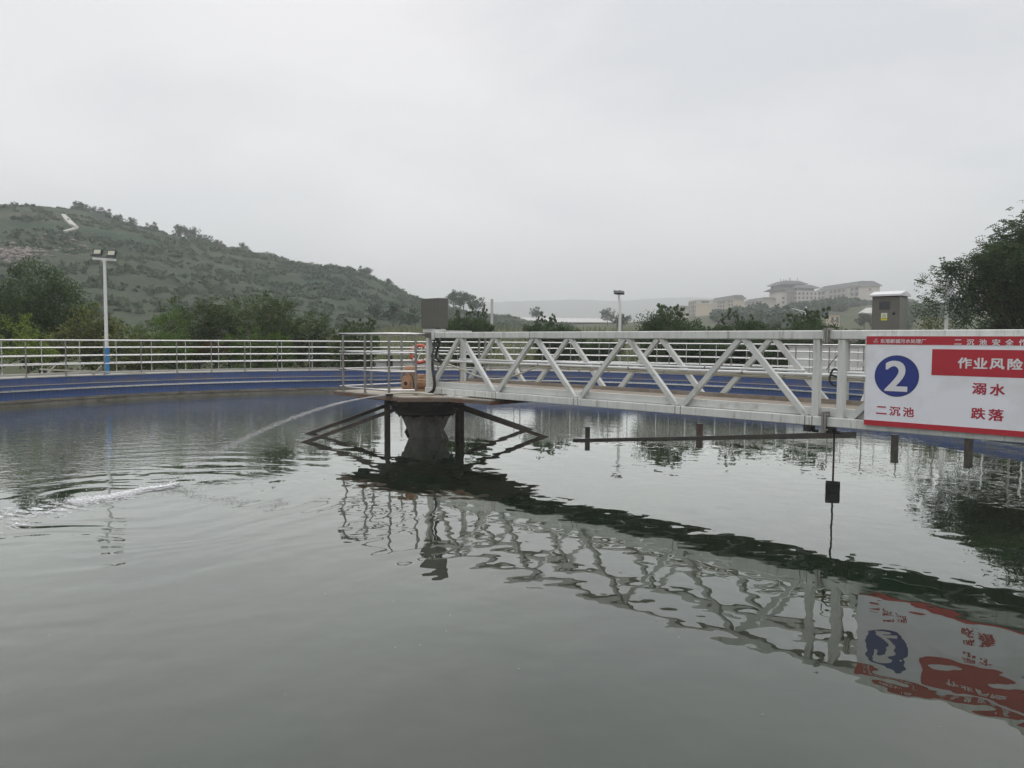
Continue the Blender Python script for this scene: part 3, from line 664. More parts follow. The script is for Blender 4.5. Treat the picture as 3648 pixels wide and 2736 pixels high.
lettering('有电危险', l0+.008, l1-.006, lz0+hh*.12, lz0+hh*.29, yf-.0036, M['black'], st, .03, depth=.0006)

# ------------------------------------------------------------------ the sign
sg = tag(empty('safety_sign', (CX, CY, 0), AL), 'large white safety sign with red bands and blue number 2 disc on the bridge side', 'sign')
YS = -T-.05
SE = 15.2
MB().box(9.893, SE, YS, YS+.035, 1.117, 2.281).build('panel', M['signw'], sg)
y1 = YS-.0025
MB().box(9.893, SE, y1, YS-.0005, 2.174, 2.281).build('top_band', M['signr'], sg)
MB().box(9.893, SE, y1, YS-.0005, 1.117, 1.184).build('bottom_band', M['signr'], sg)
MB().box(10.679, 12.9, y1, YS-.0005, 1.800, 2.122).build('risk_band', M['signr'], sg)
mb = MB(); n = 64; cs, cz, cr = 10.275, 1.772, .2655
for rr, ya, yb_, mi in ((cr, y1, YS-.0005, 0), (cr-.006, y1-.002, y1-.0003, 1)):
    vs = [(cs+rr*math.cos(2*PI*i/n), ya, cz+rr*math.sin(2*PI*i/n)) for i in range(n)] + [(cs+rr*math.cos(2*PI*i/n), yb_, cz+rr*math.sin(2*PI*i/n)) for i in range(n)]
    mb.add(vs, [tuple(range(n)), tuple(range(n, 2*n))[::-1]] + [(i, n+i, n+(i+1) % n, (i+1) % n) for i in range(n)], mi)
disc = mb.build('number_disc', [M['signk'], M['signb']], sg)
lettering('2', 10.136, 10.41, 1.576, 1.968, y1-.0035, M['lettw'], disc, .024)
lettering('东港新城污水处理厂', 10.067, 10.606, 2.192, 2.246, y1-.0015, M['lettw'], sg, .022)
for ch, a, b, z0, z1 in (('二',10.919,10.999,2.182,2.243),('沉',11.051,11.131,2.174,2.246),('池',11.183,11.263,2.174,2.246),('安',11.316,11.399,2.174,2.248),('全',11.450,11.532,2.174,2.248),('作',11.583,11.665,2.174,2.248)):
    lettering(ch, a, b, z0, z1, y1-.0015, M['lettw'], sg, .03)
for ch, a, b, z0, z1 in (('作',10.966,11.115,1.893,2.025),('业',11.132,11.279,1.895,2.025),('风',11.300,11.452,1.893,2.02),('险',11.480,11.632,1.89,2.024)):
    lettering(ch, a, b, z0, z1, y1-.0015, M['lettw'], sg, .035)
for ch, a, b, z0, z1 in (('二',10.042,10.173,1.272,1.374),('沉',10.203,10.338,1.262,1.380),('池',10.367,10.498,1.260,1.382),
                         ('溺',11.128,11.277,1.587,1.727),('水',11.313,11.468,1.583,1.722),('跌',11.127,11.279,1.290,1.428),('落',11.308,11.467,1.284,1.424)):
    lettering(ch, a, b, z0, z1, y1+.0005, M['lettr'], sg, .03)
mb = MB()      # swirl emblem of the water company, in two strokes
ecx, ecz = 10.012, 2.2345
pts = [(ecx+.012*math.cos(a), y1-.001, ecz+.0115*math.sin(a)) for a in [PI*.55 + k*PI*1.15/10 for k in range(11)]]
mb.tube(pts, .0022, 6)
mb.add([(ecx-.002,y1-.0015,ecz+.010),(ecx+.010,y1-.0015,ecz+.012),(ecx+.017,y1-.0015,ecz+.005),(ecx+.014,y1-.0015,ecz-.004),(ecx+.006,y1-.0015,ecz+.004)], [(0,1,2,3,4)[::-1]])
mb.build('emblem', M['lettw'], sg)
lettering('重庆水务', 9.982, 10.042, 2.2035, 2.219, y1-.0015, M['lettw'], sg, .01)
MB().box(9.983, 10.041, y1-.001, y1-.0002, 2.1955, 2.1975).build('emblem_line', M['lettw'], sg)

# ------------------------------------------------------------------ rod with sampling float
rod = tag(empty('depth_rod', (4.75, 11.03, 0), -.407), 'thin dark rod hanging from the bridge with a black box at the water surface', 'rod')
MB().tube([(0,0,.02),(0,0,1.06)], .0145, 10).build('rod', M['frame'], rod, smooth=True, autos=40)
mb = MB(); mb.box(-.098,.098,-.07,.07,-.25,.105)
mb.build('black_box', M['blackm'], rod)
mb = MB()
for sx in (-1, 1): mb.box(sx*.085-.012 if sx > 0 else -.097, .097 if sx > 0 else -.073, -.078,-.071,.10,.165)
mb.box(-.072,.072,-.078,-.071,.125,.165); mb.box(-.10,.10,-.078,-.0705,.02,.124)
for sx in (-1, 1): mb.tube([(sx*.085,-.082,.145),(sx*.085,-.069,.145)], .009, 8)
mb.build('ear_plate', M['blackm'], rod)

# ------------------------------------------------------------------ floating scum beam and posts in the water
sb_ = tag(MB().bar((1.35, 16.50, .018), (4.28, 17.05, .022), .05, .04, h2=.05).bar((4.28, 17.05, .022), (8.2, 17.85, .04), .04, .05, h2=.075).build('scum_beam', M['collar']), 'long thin dark beam floating low on the water behind the bridge', 'beam')
for i, (x, y, h, w, lb) in enumerate(((1.70, 16.80, .26, .085, 'leftmost short dark post standing in water at the thin end of the beam'), (4.40, 17.55, .27, .11, 'short rusty brown post behind the floating beam under the middle of the bridge'),
                         (7.92, 15.48, .29, .10, 'dark post standing in water under the left part of the sign'), (9.13, 14.95, .29, .11, 'dark post standing in water under the middle of the sign, nearest the right edge'))):
    o = MB().bar((0,0,-.5), (0,0,h), w, w, up=(0,1,0)).bar((0,0,h), (0,0,h+.012), w+.02, w+.02, up=(0,1,0)).build('water_post', M['frame'] if i != 1 else M['rustpost'], loc=(x, y, 0), rz=.3)
    tag(o, lb, 'post', 'short posts standing in the tank water')

# ------------------------------------------------------------------ life ring on the far railing
lp = at(1495, 1261, 32.2)
lr = tag(empty('life_ring', lp, .1), 'orange red life ring with white bands hung on the far railing left of the bridge', 'life ring')
pts = [(.36*math.cos(2*PI*k/40), 0, .36*math.sin(2*PI*k/40)) for k in range(40)]
MB().tube(pts, .075, 14, closed=True).build('ring', M['lifered'], lr, smooth=True)
for k in range(4):
    a = PI/4 + k*PI/2
    MB().tube([(.36*math.cos(a+d_), 0, .36*math.sin(a+d_)) for d_ in (-.14,-.05,.05,.14)], .079, 14).build('white_band', M['rope'], lr, smooth=True)
mb = MB(); mb.bar((.12,-.02,.34),(-.10,-.02,-.28), .05,.09, up=(0,1,0)); mb.bar((.2,-.03,.18),(-.06,-.03,.02),.04,.07, up=(0,1,0)); mb.build('rope', M['rope'], lr)

# ------------------------------------------------------------------ the jet and its splash
rng = np.random.default_rng(3)
def blobs(name, cen, rad, m, stretch=None, loc=None, rnd=.3):
    # many small irregular octahedra as one mesh
    n = len(cen); base = np.array([(1,0,0),(-1,0,0),(0,1,0),(0,-1,0),(0,0,1),(0,0,-1)], float)
    fb = np.array([(0,2,4),(2,1,4),(1,3,4),(3,0,4),(2,0,5),(1,2,5),(3,1,5),(0,3,5)])
    v = base[None]*rad[:, None, :]*(1+rnd*rng.standard_normal((n, 6, 1)))
    if stretch is not None:                    # stretch: unit direction and length per blob
        dn, ln_ = stretch
        v = v + dn[:, None, :]*(np.sign(base[None, :, 0:1])*(np.abs(base[None, :, 0:1]) > 0))*ln_[:, None, None]
    v = v + cen[:, None, :]
    f = (fb[None] + 6*np.arange(n)[:, None, None]).reshape(-1, 3)
    me = bpy.data.meshes.new(name); me.vertices.add(n*6); me.vertices.foreach_set('co', v.reshape(-1)); me.loops.add(len(f)*3); me.polygons.add(len(f))
    me.loops.foreach_set('vertex_index', f.reshape(-1).astype(np.int32)); me.polygons.foreach_set('loop_start', np.arange(0, len(f)*3, 3, dtype=np.int32)); me.polygons.foreach_set('loop_total', np.full(len(f), 3, np.int32))
    me.update(); me.validate(); me.materials.append(m); me.polygons.foreach_set('use_smooth', [True]*len(me.polygons))
    o = bpy.data.objects.new(name, me); COL.objects.link(o)
    if loc is not None: o.location = loc
    return o
def foammat(name, col, alpha):
    m = mat(name, col, .5); m.node_tree.nodes['Principled BSDF'].inputs['Alpha'].default_value = alpha; return m
M['spray'] = foammat('spray', (.8,.8,.8), .38)
M['fleck'] = mat('fleck', (.42,.43,.40), .7)
M['foam'] = mat('foam', (.93,.94,.94), .6)
nz = np.array([-2.63, 15.77, 1.03]); dv = np.array([-2.60, -4.80]); ja = .05
def jet(k): return np.stack([nz[0]+dv[0]*k, nz[1]+dv[1]*k, nz[2] + ja*k - (nz[2]+ja)*k*k], -1)
k = np.concatenate([rng.random(5600)**2.4, rng.random(900)])
c = jet(k); sp_ = .006 + .055*k**1.3
c = c + rng.standard_normal((len(k), 3))*sp_[:, None]*np.array([.55, .55, .7])
c = c[c[:, 2] > 0]; k = k[:len(c)]
tdir = np.array([dv[0], dv[1], -.6]); tdir /= np.linalg.norm(tdir)
sz = .0036*(.5+rng.random(len(c)))
jet_o = blobs('water_jet', c, np.stack([sz, sz, sz], 1), M['spray'], (np.repeat(tdir[None], len(c), 0), .008+.02*rng.random(len(c))), rnd=.2)
jc = [tuple(jet(np.array(q))) for q in np.linspace(0, .34, 14)]
jet_core = MB().tube(jc, [.013+.004*math.sin(i*2.1) for i in range(14)], 8).build('jet_core', M['spray'], jet_o, smooth=True)
tag(jet_o, 'thin white water jet arching from the platform corner down to the left', 'water jet')
nzl = MB().tube([(-2.50, 15.70, 1.045), (-2.64, 15.76, 1.035)], .03, 10).build('nozzle', M['blackm']); tag(nzl, 'small dark nozzle at the front corner of the platform where the jet starts', 'nozzle')
# splash
A = np.array([-5.02, 11.25]); B = np.array([-6.40, 8.70]); ab = B-A; abn = ab/np.linalg.norm(ab); pn = np.array([abn[1], -abn[0]])
def foam_pts(n, lo, hi, width, zmax):
    t = lo + (hi-lo)*rng.random(n); w = width(t)*rng.standard_normal(n)
    w2 = w + .05*np.sin(t*22+3) 
    xy = A + ab*t[:, None] + pn*w2[:, None]
    return np.concatenate([xy, (rng.random(n)**3*zmax)[:, None]], 1), t
c1, t1 = foam_pts(8000, .0, .55, lambda t: .022+.13*t, .035)
c2_, t2 = foam_pts(5200, .30, 1.30, lambda t: .05+.24*t, .012)
c3, t3 = foam_pts(240, -.25, .7, lambda t: .08+.05*t, .16)
gx, gy = c2_[:, 0], c2_[:, 1]
keep = (np.sin(gy*34+gx*12+1.5*np.sin(gx*9)) + .8*np.sin(gx*17+2*np.sin(gy*5))) > .35
c2_ = c2_[keep]
cc = np.concatenate([c1, c2_, c3])
r1_ = np.concatenate([.004+.012*rng.random(len(c1))**2, .003+.008*rng.random(len(c2_)), .002+.004*rng.random(len(c3))])
flat = np.concatenate([np.full(len(c1), .30), np.full(len(c2_), .22), np.full(len(c3), 1.)])
sto = np.concatenate([.025*rng.random(len(c1)), .07*rng.random(len(c2_)), .008*rng.random(len(c3))])
dirs = np.tile(np.array([[.92, -.38, 0]]), (len(cc), 1)) + .3*rng.standard_normal((len(cc), 3))*np.array([1,1,0])
tag(blobs('splash_foam', cc, np.stack([r1_, r1_, r1_*flat], 1), M['foam'], (dirs, sto)), 'white foam streak on the water where the jet lands', 'foam', kind='stuff')
# specks drifting on the surface
n = 110; xy = np.stack([rng.uniform(-4, 9, n), rng.uniform(4.2, 12.5, n)], 1)
cc = np.concatenate([xy, np.full((n, 1), .002)], 1); rr = .0025 + .004*rng.random(n)**2
tag(blobs('surface_flecks', cc, np.stack([rr*1.6, rr, rr*.4], 1), M['fleck']), 'tiny pale flecks drifting on the near water', 'flecks', kind='stuff')

# ================================================================== GROUND, HILLS
def hnoise(x, y, sc, seed=0):
    r_ = np.random.default_rng(seed); v = 0
    for k in range(7):
        a = r_.uniform(0, 2*PI); f = r_.uniform(.6, 1.7)/sc; ph = r_.uniform(0, 6.28)
        v = v + np.sin((x*math.cos(a)+y*math.sin(a))*f*2*PI + ph)
    return v/7
def sstep(a, b, x): t = np.clip((x-a)/(b-a), 0, 1); return t*t*(3-2*t)
def ground_h(X, Y):
    h = .25 + 2.6*sstep(46, 95, Y) + 5.5*sstep(110, 300, Y) + 1.6*sstep(300, 600, Y)
    h = h + sstep(20, 110, X)*(sstep(150, 330, Y)*(6.0 + 5.0*sstep(60, 200, X)))*(1-.0*Y) 
    h = h + sstep(60, 120, Y)*.35*hnoise(X, Y, 30, 1)
    return h
def grid_mesh(name, X, Y, Z, m, smooth=True):
    ny, nx = X.shape; v = np.stack([X, Y, Z], -1).reshape(-1, 3)
    idx = np.arange(nx*ny).reshape(ny, nx)
    f = np.stack([idx[:-1, :-1], idx[:-1, 1:], idx[1:, 1:], idx[1:, :-1]], -1).reshape(-1, 4)
    me = bpy.data.meshes.new(name); me.vertices.add(len(v)); me.vertices.foreach_set('co', v.reshape(-1).astype(np.float32)); me.loops.add(len(f)*4); me.polygons.add(len(f))
    me.loops.foreach_set('vertex_index', f.reshape(-1).astype(np.int32)); me.polygons.foreach_set('loop_start', np.arange(0, len(f)*4, 4, dtype=np.int32)); me.polygons.foreach_set('loop_total', np.full(len(f), 4, np.int32))
    me.update(); me.materials.append(m); me.polygons.foreach_set('use_smooth', [smooth]*len(me.polygons))
    o = bpy.data.objects.new(name, me); COL.objects.link(o); return o
def groundmat(name, c1, c2, c3, s1=.06, s2=.5, bump=.3):
    m = bpy.data.materials.new(name); m.use_nodes = True; t = m.node_tree; ns, ln = t.nodes, t.links; b = ns['Principled BSDF']; b.inputs['Roughness'].default_value = .95; b.inputs['Specular IOR Level'].default_value = .1
    co = ns.new('ShaderNodeTexCoord')
    def nz_(s, d): n = ns.new('ShaderNodeTexNoise'); n.inputs['Scale'].default_value = s; n.inputs['Detail'].default_value = d; n.inputs['Roughness'].default_value = .65; ln.new(co.outputs['Object'], n.inputs['Vector']); return n
    a, c = nz_(s1, 8), nz_(s2, 8)
    r1 = ns.new('ShaderNodeValToRGB'); r1.color_ramp.elements[0].position = .38; r1.color_ramp.elements[1].position = .62; r1.color_ramp.elements[0].color = (*c1, 1); r1.color_ramp.elements[1].color = (*c2, 1)
    ln.new(a.outputs['Fac'], r1.inputs['Fac'])
    r2 = ns.new('ShaderNodeMapRange'); r2.inputs['From Min'].default_value = .48; r2.inputs['From Max'].default_value = .68; ln.new(c.outputs['Fac'], r2.inputs['Value'])
    x = ns.new('ShaderNodeMixRGB'); ln.new(r2.outputs[0], x.inputs[0]); ln.new(r1.outputs[0], x.inputs[1]); x.inputs[2].default_value = (*c3, 1); ln.new(x.outputs[0], b.inputs['Base Color'])
    bp = ns.new('ShaderNodeBump'); bp.inputs['Distance'].default_value = bump; ln.new(c.outputs['Fac'], bp.inputs['Height']); ln.new(bp.outputs[0], b.inputs['Normal'])
    return m
M['ground'] = groundmat('meadow', (.055,.070,.036), (.095,.10,.055), (.04,.052,.028), .08, 1.2, .1)
M['hill'] = groundmat('hill_scrub', (.038,.062,.041), (.070,.078,.052), (.034,.055,.037), .03, .25, .5)  # the teal of the haze is mixed into these ground colours
M['mount'] = groundmat('far_mountain', (.03,.05,.03), (.05,.06,.04), (.03,.04,.03), .01, .05, 3)
# ground: an annulus round the tank, then rising land to the horizon
def warp(a, n, lo, hi):
    t = np.linspace(-1, 1, n); g = np.sign(t)*np.abs(t)**2.4; return np.where(g < 0, -g*lo, g*hi)
gx_ = warp(0, 150, -1900, 1900); gy_ = np.concatenate([np.linspace(-1400, -60, 16), np.linspace(-50, 44, 24), np.linspace(46, 130, 50), np.linspace(133, 420, 70), np.linspace(440, 2400, 40)])
GX, GY = np.meshgrid(gx_, gy_)
GZ = ground_h(GX, GY)
# sink the sheet under the tank floor
rr_ = np.hypot(GX-CX, GY-CY); GZ = np.where(rr_ < 16.0, -1.2, GZ)
gobj = grid_mesh('ground', GX, GY, GZ, M['ground']); tag(gobj, kind='structure')

# left hill: ridge taken from the photo, foot in front of it
ridge = [(-2600,1010),(-1900,860),(-1200,790),(-600,755),(-200,742),(0,745),(150,750),(290,763),(330,766),(400,780),(480,812),(580,832),(640,848),(760,873),(870,898),(960,922),(1060,948),(1150,955),(1280,972),(1340,992),(1400,1026),(1460,1056),(1500,1072),(1560,1085),(1640,1105),(1720,1120),(1790,1132),(1860,1142),(1960,1150),(2060,1156)]
def ridgeY(px): return 165 + 75*max(0, min(1, (px+600)/2300))
RP = np.array([tuple(at(px, py+9, ridgeY(px))) for px, py in ridge])
tt = np.concatenate([[0], np.cumsum(np.hypot(*np.diff(RP[:, :2], axis=0).T))])
NU, NV = 560, 190
uu = np.linspace(0, tt[-1], NU)
RX, RY, RZ = (np.interp(uu, tt, RP[:, i]) for i in range(3))
fx = RX*.60; fy = np.interp(RX, [-400, -135, -60, 0, 60], [55, 62, 88, 118, 150])
vv = np.concatenate([np.linspace(0, 1, 150), np.linspace(1.01, 1.9, 40)])
U, V = np.meshgrid(np.arange(NU), vv)
HX = fx[None]*(1-V) + RX[None]*V; HY = fy[None]*(1-V) + RY[None]*V
base = ground_h(HX, HY)
prof = np.where(V <= 1, sstep(0, 1, V)*.35 + .65*np.sin(np.clip(V, 0, 1)*PI/2)**1.15, 1 - .55*(V-1)**1.4*1.3)
z0_ = np.interp(uu, [0, tt[-1]], [.2, .2])
g0 = ground_h(fx, fy)-.6
HZ = g0[None] + (RZ-g0)[None]*prof
amp = np.sin(np.clip(V, 0, 1.6)*PI*.5)*(1-np.exp(-((V-1)/.06)**2)*.55)
HZ = HZ + amp*(1.5*hnoise(HX, HY, 42, 5) + .7*hnoise(HX, HY, 15, 6) + .35*hnoise(HX, HY, 6, 7))
HZ = HZ + .25*np.sin(HZ*1.7)*(V < 1)            # old terraces
rngh = np.random.default_rng(11)
HZ = HZ + rngh.random(HZ.shape)*.22
hill = grid_mesh('hill', HX, HY, HZ, M['hill']); tag(hill, kind='structure')

# far mountain
mp_ = [(-1200,1125),(0,1112),(900,1095),(1500,1082),(1750,1078),(1900,1072),(2050,1068),(2200,1074),(2350,1062),(2500,1060),(2620,1066),(2900,1072),(3300,1068),(3700,1080),(4500,1120),(5200,1160)]
MP = np.array([tuple(at(px, py, 2350)) for px, py in mp_]); mx2 = np.linspace(MP[0, 0], MP[-1, 0], 200); mz = np.interp(mx2, MP[:, 0], MP[:, 2])
vv2 = np.linspace(0, 1.6, 24)
MX = np.repeat(mx2[None], 24, 0); MY = 1950 + 400*vv2[:, None] + 0*MX; MZ = (10+(mz-10)[None]*np.sin(np.clip(vv2, 0, 1.6)*PI/2)[:, None]) + 3*hnoise(MX, MY, 90, 4)*np.sin(vv2*PI/3.2)[:, None]
tag(grid_mesh('mountain', MX, MY, MZ, M['mount']), kind='structure')

# concrete path on the hill and rubble patch
from mathutils.bvhtree import BVHTree
hm = hill.data
hbv = BVHTree.FromPolygons([v.co.copy() for v in hm.vertices], [tuple(p.vertices) for p in hm.polygons])
gbv = BVHTree.FromPolygons([v.co.copy() for v in gobj.data.vertices], [tuple(p.vertices) for p in gobj.data.polygons])
def hit(px, py, bv=None):
    d = Vector(ray(px, py)).normalized(); o_ = Vector((0, 0, EYE))
    r_ = (bv or hbv).ray_cast(o_, d); return r_[0]
def ground_z(x, y):
    a = hbv.ray_cast(Vector((x, y, 300)), Vector((0, 0, -1))); b = gbv.ray_cast(Vector((x, y, 300)), Vector((0, 0, -1)))
    return max([q[0].z for q in (a, b) if q[0] is not None] or [0])
M['path'] = mat('pale_concrete_chute', (.42,.41,.38), .9, var=.1, vscale=1)
pts = [hit(x, y) for x, y in ((228,770),(238,785),(252,800),(262,808),(272,815))]
pts = [p for p in pts if p]
mb = MB()
for a, b in zip(pts[:-1], pts[1:]): mb.bar(a+Vector((0,0,.2)), b+Vector((0,0,.2)), 1.1, .5)
pts2 = [hit(x, y) for x, y in ((272,815),(258,820),(244,824),(228,829))]
pts2 = [p for p in pts2 if p]
for a, b in zip(pts2[:-1], pts2[1:]): mb.bar(a+Vector((0,0,.15)), b+Vector((0,0,.15)), .8, .35)
tag(mb.build('drain_chute', M['path']), 'pale concrete chute zigzagging down near the top of the hill', 'chute')
M['rubble'] = mat('pale_rubble', (.21,.185,.17), .95, var=.2, vscale=.5)
cc, rr3 = [], []
for i in range(420):
    x = 60 + 60*rng.standard_normal(); y = 905 + 18*rng.standard_normal() + (x-60)*-.02
    if i > 330: x = rng.uniform(120, 330); y = 850 + rng.uniform(-25, 45)
    p = hit(x, y)
    if p: cc.append(tuple(p)); rr3.append(.12+.42*rng.random()**2)
rr3 = np.array(rr3)
tag(blobs('hill_rubble', np.array(cc), np.stack([rr3*1.5, rr3, rr3*.6], 1), M['rubble']), 'pale broken stones scattered on the bare patch of the hill', 'rubble', kind='stuff')

# ================================================================== TREES
def quads_mesh(name, ctr, du, dv_, m):
    n = len(ctr); v = np.stack([ctr-du, ctr-dv_*.5-du*.1, ctr+du, ctr+dv_*.5-du*.1], 1).reshape(-1, 3)
    me = bpy.data.meshes.new(name); me.vertices.add(n*4); me.vertices.foreach_set('co', v.reshape(-1).astype(np.float32)); me.loops.add(n*4); me.polygons.add(n)
    me.loops.foreach_set('vertex_index', np.arange(n*4, dtype=np.int32)); me.polygons.foreach_set('loop_start', np.arange(0, n*4, 4, dtype=np.int32)); me.polygons.foreach_set('loop_total', np.full(n, 4, np.int32))
    me.update(); me.materials.append(m); return me
def unit(a): return a/np.maximum(1e-9, np.linalg.norm(a, axis=-1, keepdims=True))
def foliage(blobs_, nleaf, leaf, seed, spray=0, droop=.3, clump=.28, dens_in=.25, subs=26, up=.2):
    """leaves round sub-clumps spread over ellipsoids; blobs_: (cx,cy,cz,rx,ry,rz,weight)"""
    g = np.random.default_rng(seed); C_, DU, DV = [], [], []; lims = []
    W_ = np.array([b[6]*(b[3]*b[4]*b[5])**(2/3) for b in blobs_]); W_ = W_/W_.sum()
    for b, w in zip(blobs_, W_):
        c0 = np.array(b[:3]); r0_ = np.array(b[3:6]); k = max(5, int(subs*(w*len(blobs_))**.5))
        d = unit(g.standard_normal((k, 3))); rad = np.where(g.random(k) < dens_in, g.random(k)*.7, .68+.34*g.random(k))
        sc_c = c0 + d*rad[:, None]*r0_; sr = clump*r0_.mean()*(.6+.8*g.random(k))
        lims += [tuple(p) for p in sc_c[:14]]
        n = int(nleaf*w)
        if spray:
            ns_ = max(1, n//spray); idx = g.integers(0, k, ns_)
            st_ = sc_c[idx] + unit(g.standard_normal((ns_, 3)))*sr[idx][:, None]*(g.random(ns_)[:, None]**.6)
            dr = unit(st_ - c0 + .6*g.standard_normal((ns_, 3))*r0_.mean()); dr[:, 2] += up; dr = unit(dr)
            side = unit(np.cross(dr, np.array([0, 0, 1.0]) + .3*g.standard_normal((ns_, 3))))
            Lg = leaf*spray*.42
            for q in range(spray):
                t_ = (q//2 + .5)/(spray/2); sgn_ = 1 if q % 2 else -1
                pos = st_ + dr*(Lg*t_) + np.array([0, 0, -1.0])*(droop*Lg*t_*t_)
                ld = unit(side*sgn_ + dr*.45 + np.array([0, 0, -1.0])*droop*t_)
                C_.append(pos + ld*leaf*.5); DU.append(ld*leaf*.5); DV.append(unit(np.cross(ld, np.cross(dr, side)) + .25*g.standard_normal((ns_, 3)))*leaf*.42)
        else:
            idx = g.integers(0, k, n)
            pos = sc_c[idx] + unit(g.standard_normal((n, 3)))*sr[idx][:, None]*(g.random(n)[:, None]**.45)
            ld = unit(pos - c0 + .9*g.standard_normal((n, 3))*r0_.mean()*.6 + np.array([0, 0, up]))
            C_.append(pos); DU.append(ld*leaf*.5*(.7+.6*g.random((n, 1)))); DV.append(unit(np.cross(ld, g.standard_normal((n, 3))))*leaf*.5)
    return np.concatenate(C_), np.concatenate(DU), np.concatenate(DV), lims
def make_tree(name, blobs_, nleaf, leaf, lm, seed, trunk=(0, 0, .12), spray=0, label=None, cat='tree', group=None, loc=(0,0,0), barkm=None, limbs=12, trunk_h=None, limb_r=1.0, **kw):
    root = tag(empty(name, loc), label, cat, group)
    c, du, dv2, lims = foliage(blobs_, nleaf, leaf, seed, spray, **kw)
    me = quads_mesh('crown', c, du, dv2, lm)
    o = bpy.data.objects.new('crown', me); COL.objects.link(o); o.parent = root
    g = random.Random(seed); mb = MB(); b0 = blobs_[0]
    topc = Vector((b0[0], b0[1], b0[2])); tr = trunk[2]; th = trunk_h or topc.z*.55
    fork = Vector((trunk[0]*.4+topc.x*.3, trunk[1], th))
    mb.tube([(trunk[0], trunk[1], -.3), (trunk[0]+.03, trunk[1], th*.5), fork], [tr, tr*.85, tr*.7], 9)
    g.shuffle(lims)
    for p in lims[:limbs]:
        p = Vector(p); mid = fork.lerp(p, .5) + Vector((g.uniform(-.1,.1), g.uniform(-.1,.1), g.uniform(0,.15)))*(p-fork).length
        mb.tube([fork, mid, p], [tr*.45*limb_r, tr*.26*limb_r, tr*.08*limb_r], 6, caps=False)
    mb.build('trunk', barkm or M['bark'], root, smooth=True)
    return root
def copy_tree(o, loc, rz=0, sc=1.0, label=None, group=None, matx=None):
    r_ = o.copy(); COL.objects.link(r_); r_.location = loc; r_.rotation_euler = (0, 0, rz); r_.scale = (sc, sc, sc) if not isinstance(sc, tuple) else sc
    if label: r_['label'] = label
    if group: r_['group'] = group
    for ch in list(o.children):
        c = ch.copy(); COL.objects.link(c); c.parent = r_
    return r_
M['lf_dark'] = leafmat('leaves_dark', (0.023,0.038,0.019), (0.099,0.160,0.057), .32, 1.1)
M['lf_mid'] = leafmat('leaves_mid', (0.029,0.047,0.018), (0.111,0.163,0.052), .25, 1.3)
M['lf_bright'] = leafmat('leaves_bright', (0.040,0.069,0.016), (0.149,0.241,0.046), .3, 1.3)
M['lf_lime'] = leafmat('leaves_lime', (.06,.10,.02), (.26,.34,.06), .3, 2)
M['lf_yel'] = leafmat('leaves_yellowing', (0.048,0.060,0.022), (0.204,0.228,0.072), .3, 1.2, warm=(.34,.25,.05))
M['lf_brown'] = leafmat('leaves_olive', (0.036,0.041,0.022), (0.132,0.132,0.060), .25, 1.5)
M['lf_far'] = leafmat('leaves_far', (.022,.042,.028), (.075,.115,.06), .2, .3)
M['lf_reed'] = leafmat('reeds', (.10,.12,.055), (.26,.27,.15), .3, .6)

G1 = 'garden trees behind the walkway'
def gz(x, y): return ground_z(x, y)
# big round tree at far left
make_tree('round_tree', [(0,0,3.4,2.0,1.9,1.75,1.3),(-1.6,.3,2.7,1.5,1.4,1.3,1),(1.15,-.2,2.2,1.25,1.2,1.1,1),(-.2,-.4,1.7,1.6,1.2,.9,.8),(-2.9,.4,2.0,1.4,1.2,1.3,.8)], 46000, .11, M['lf_dark'], 21,
          trunk=(0,0,.17), label='large round dark green tree at the far left behind the railing', group=G1, loc=(-20.6, 33.0, .25), clump=.30, subs=46, dens_in=.35, limbs=16)
# yellowing shrub mass right of it
make_tree('yellowing_shrub', [(0,0,1.9,1.2,1.0,1.2,1),(1.2,.1,1.4,1.2,1.0,1.1,1),(-1.1,-.3,1.3,1.3,.9,1.0,1),(2.2,.1,1.0,.9,.8,.9,.8),(.3,0,2.9,.5,.5,.5,.5)], 9500, .14, M['lf_yel'], 22, trunk=(0,0,.06),
          label='yellowing bush between the large round tree and the tall floodlight pole', cat='shrub', group='shrubs behind the walkway', loc=(-17.4, 31.2, .25), spray=0, clump=.34, dens_in=.4)
make_tree('lime_hedge', [(0,0,1.75,2.2,.7,.75,1),(1.5,0,1.4,1.0,.6,.5,1),(-2.2,0,1.8,1.6,.7,1.0,1)], 9000, .085, M['lf_lime'], 23, trunk=(0,0,.05), trunk_h=.7,
          label='bright lime green hedge at the left edge just above the railing', cat='hedge', loc=(-18.9, 27.6, .25), clump=.3, dens_in=.4)
make_tree('vine_covered_stem', [(0,0,2.3,.16,.15,.5,1),(-.15,0,1.7,.25,.2,.35,1)], 330, .15, M['lf_lime'], 24, trunk=(0,0,.05), label='pale leafed vine climbing in front of the round dark tree', cat='vine', loc=(-18.6, 28.9, .45), clump=.5, subs=12)
# bright bush right of the floodlight pole
make_tree('clipped_bush', [(-.85,0,1.55,1.0,.9,1.05,1),(.75,0,1.85,1.05,.95,1.15,1),(0,0,.9,1.6,1.0,.8,.8)], 12000, .085, M['lf_bright'], 25, trunk=(0,0,.10), barkm=M['barkp'],
          label='bright green two headed bush just right of the floodlight pole', cat='bush', group=G1, loc=(-15.3, 32.0, .25), clump=.28, subs=34, dens_in=.35)
make_tree('olive_bush', [(0,0,1.2,1.0,.8,.9,1),(1.2,0,1.0,1.0,.8,.8,1),(-1.2,0,1.0,1.0,.8,.75,1)], 5500, .11, M['lf_brown'], 26, trunk=(0,0,.05), label='low olive brown scrub behind the bright two headed bush', cat='scrub', group='shrubs behind the walkway', loc=(-16.2, 36.0, .25), dens_in=.4)
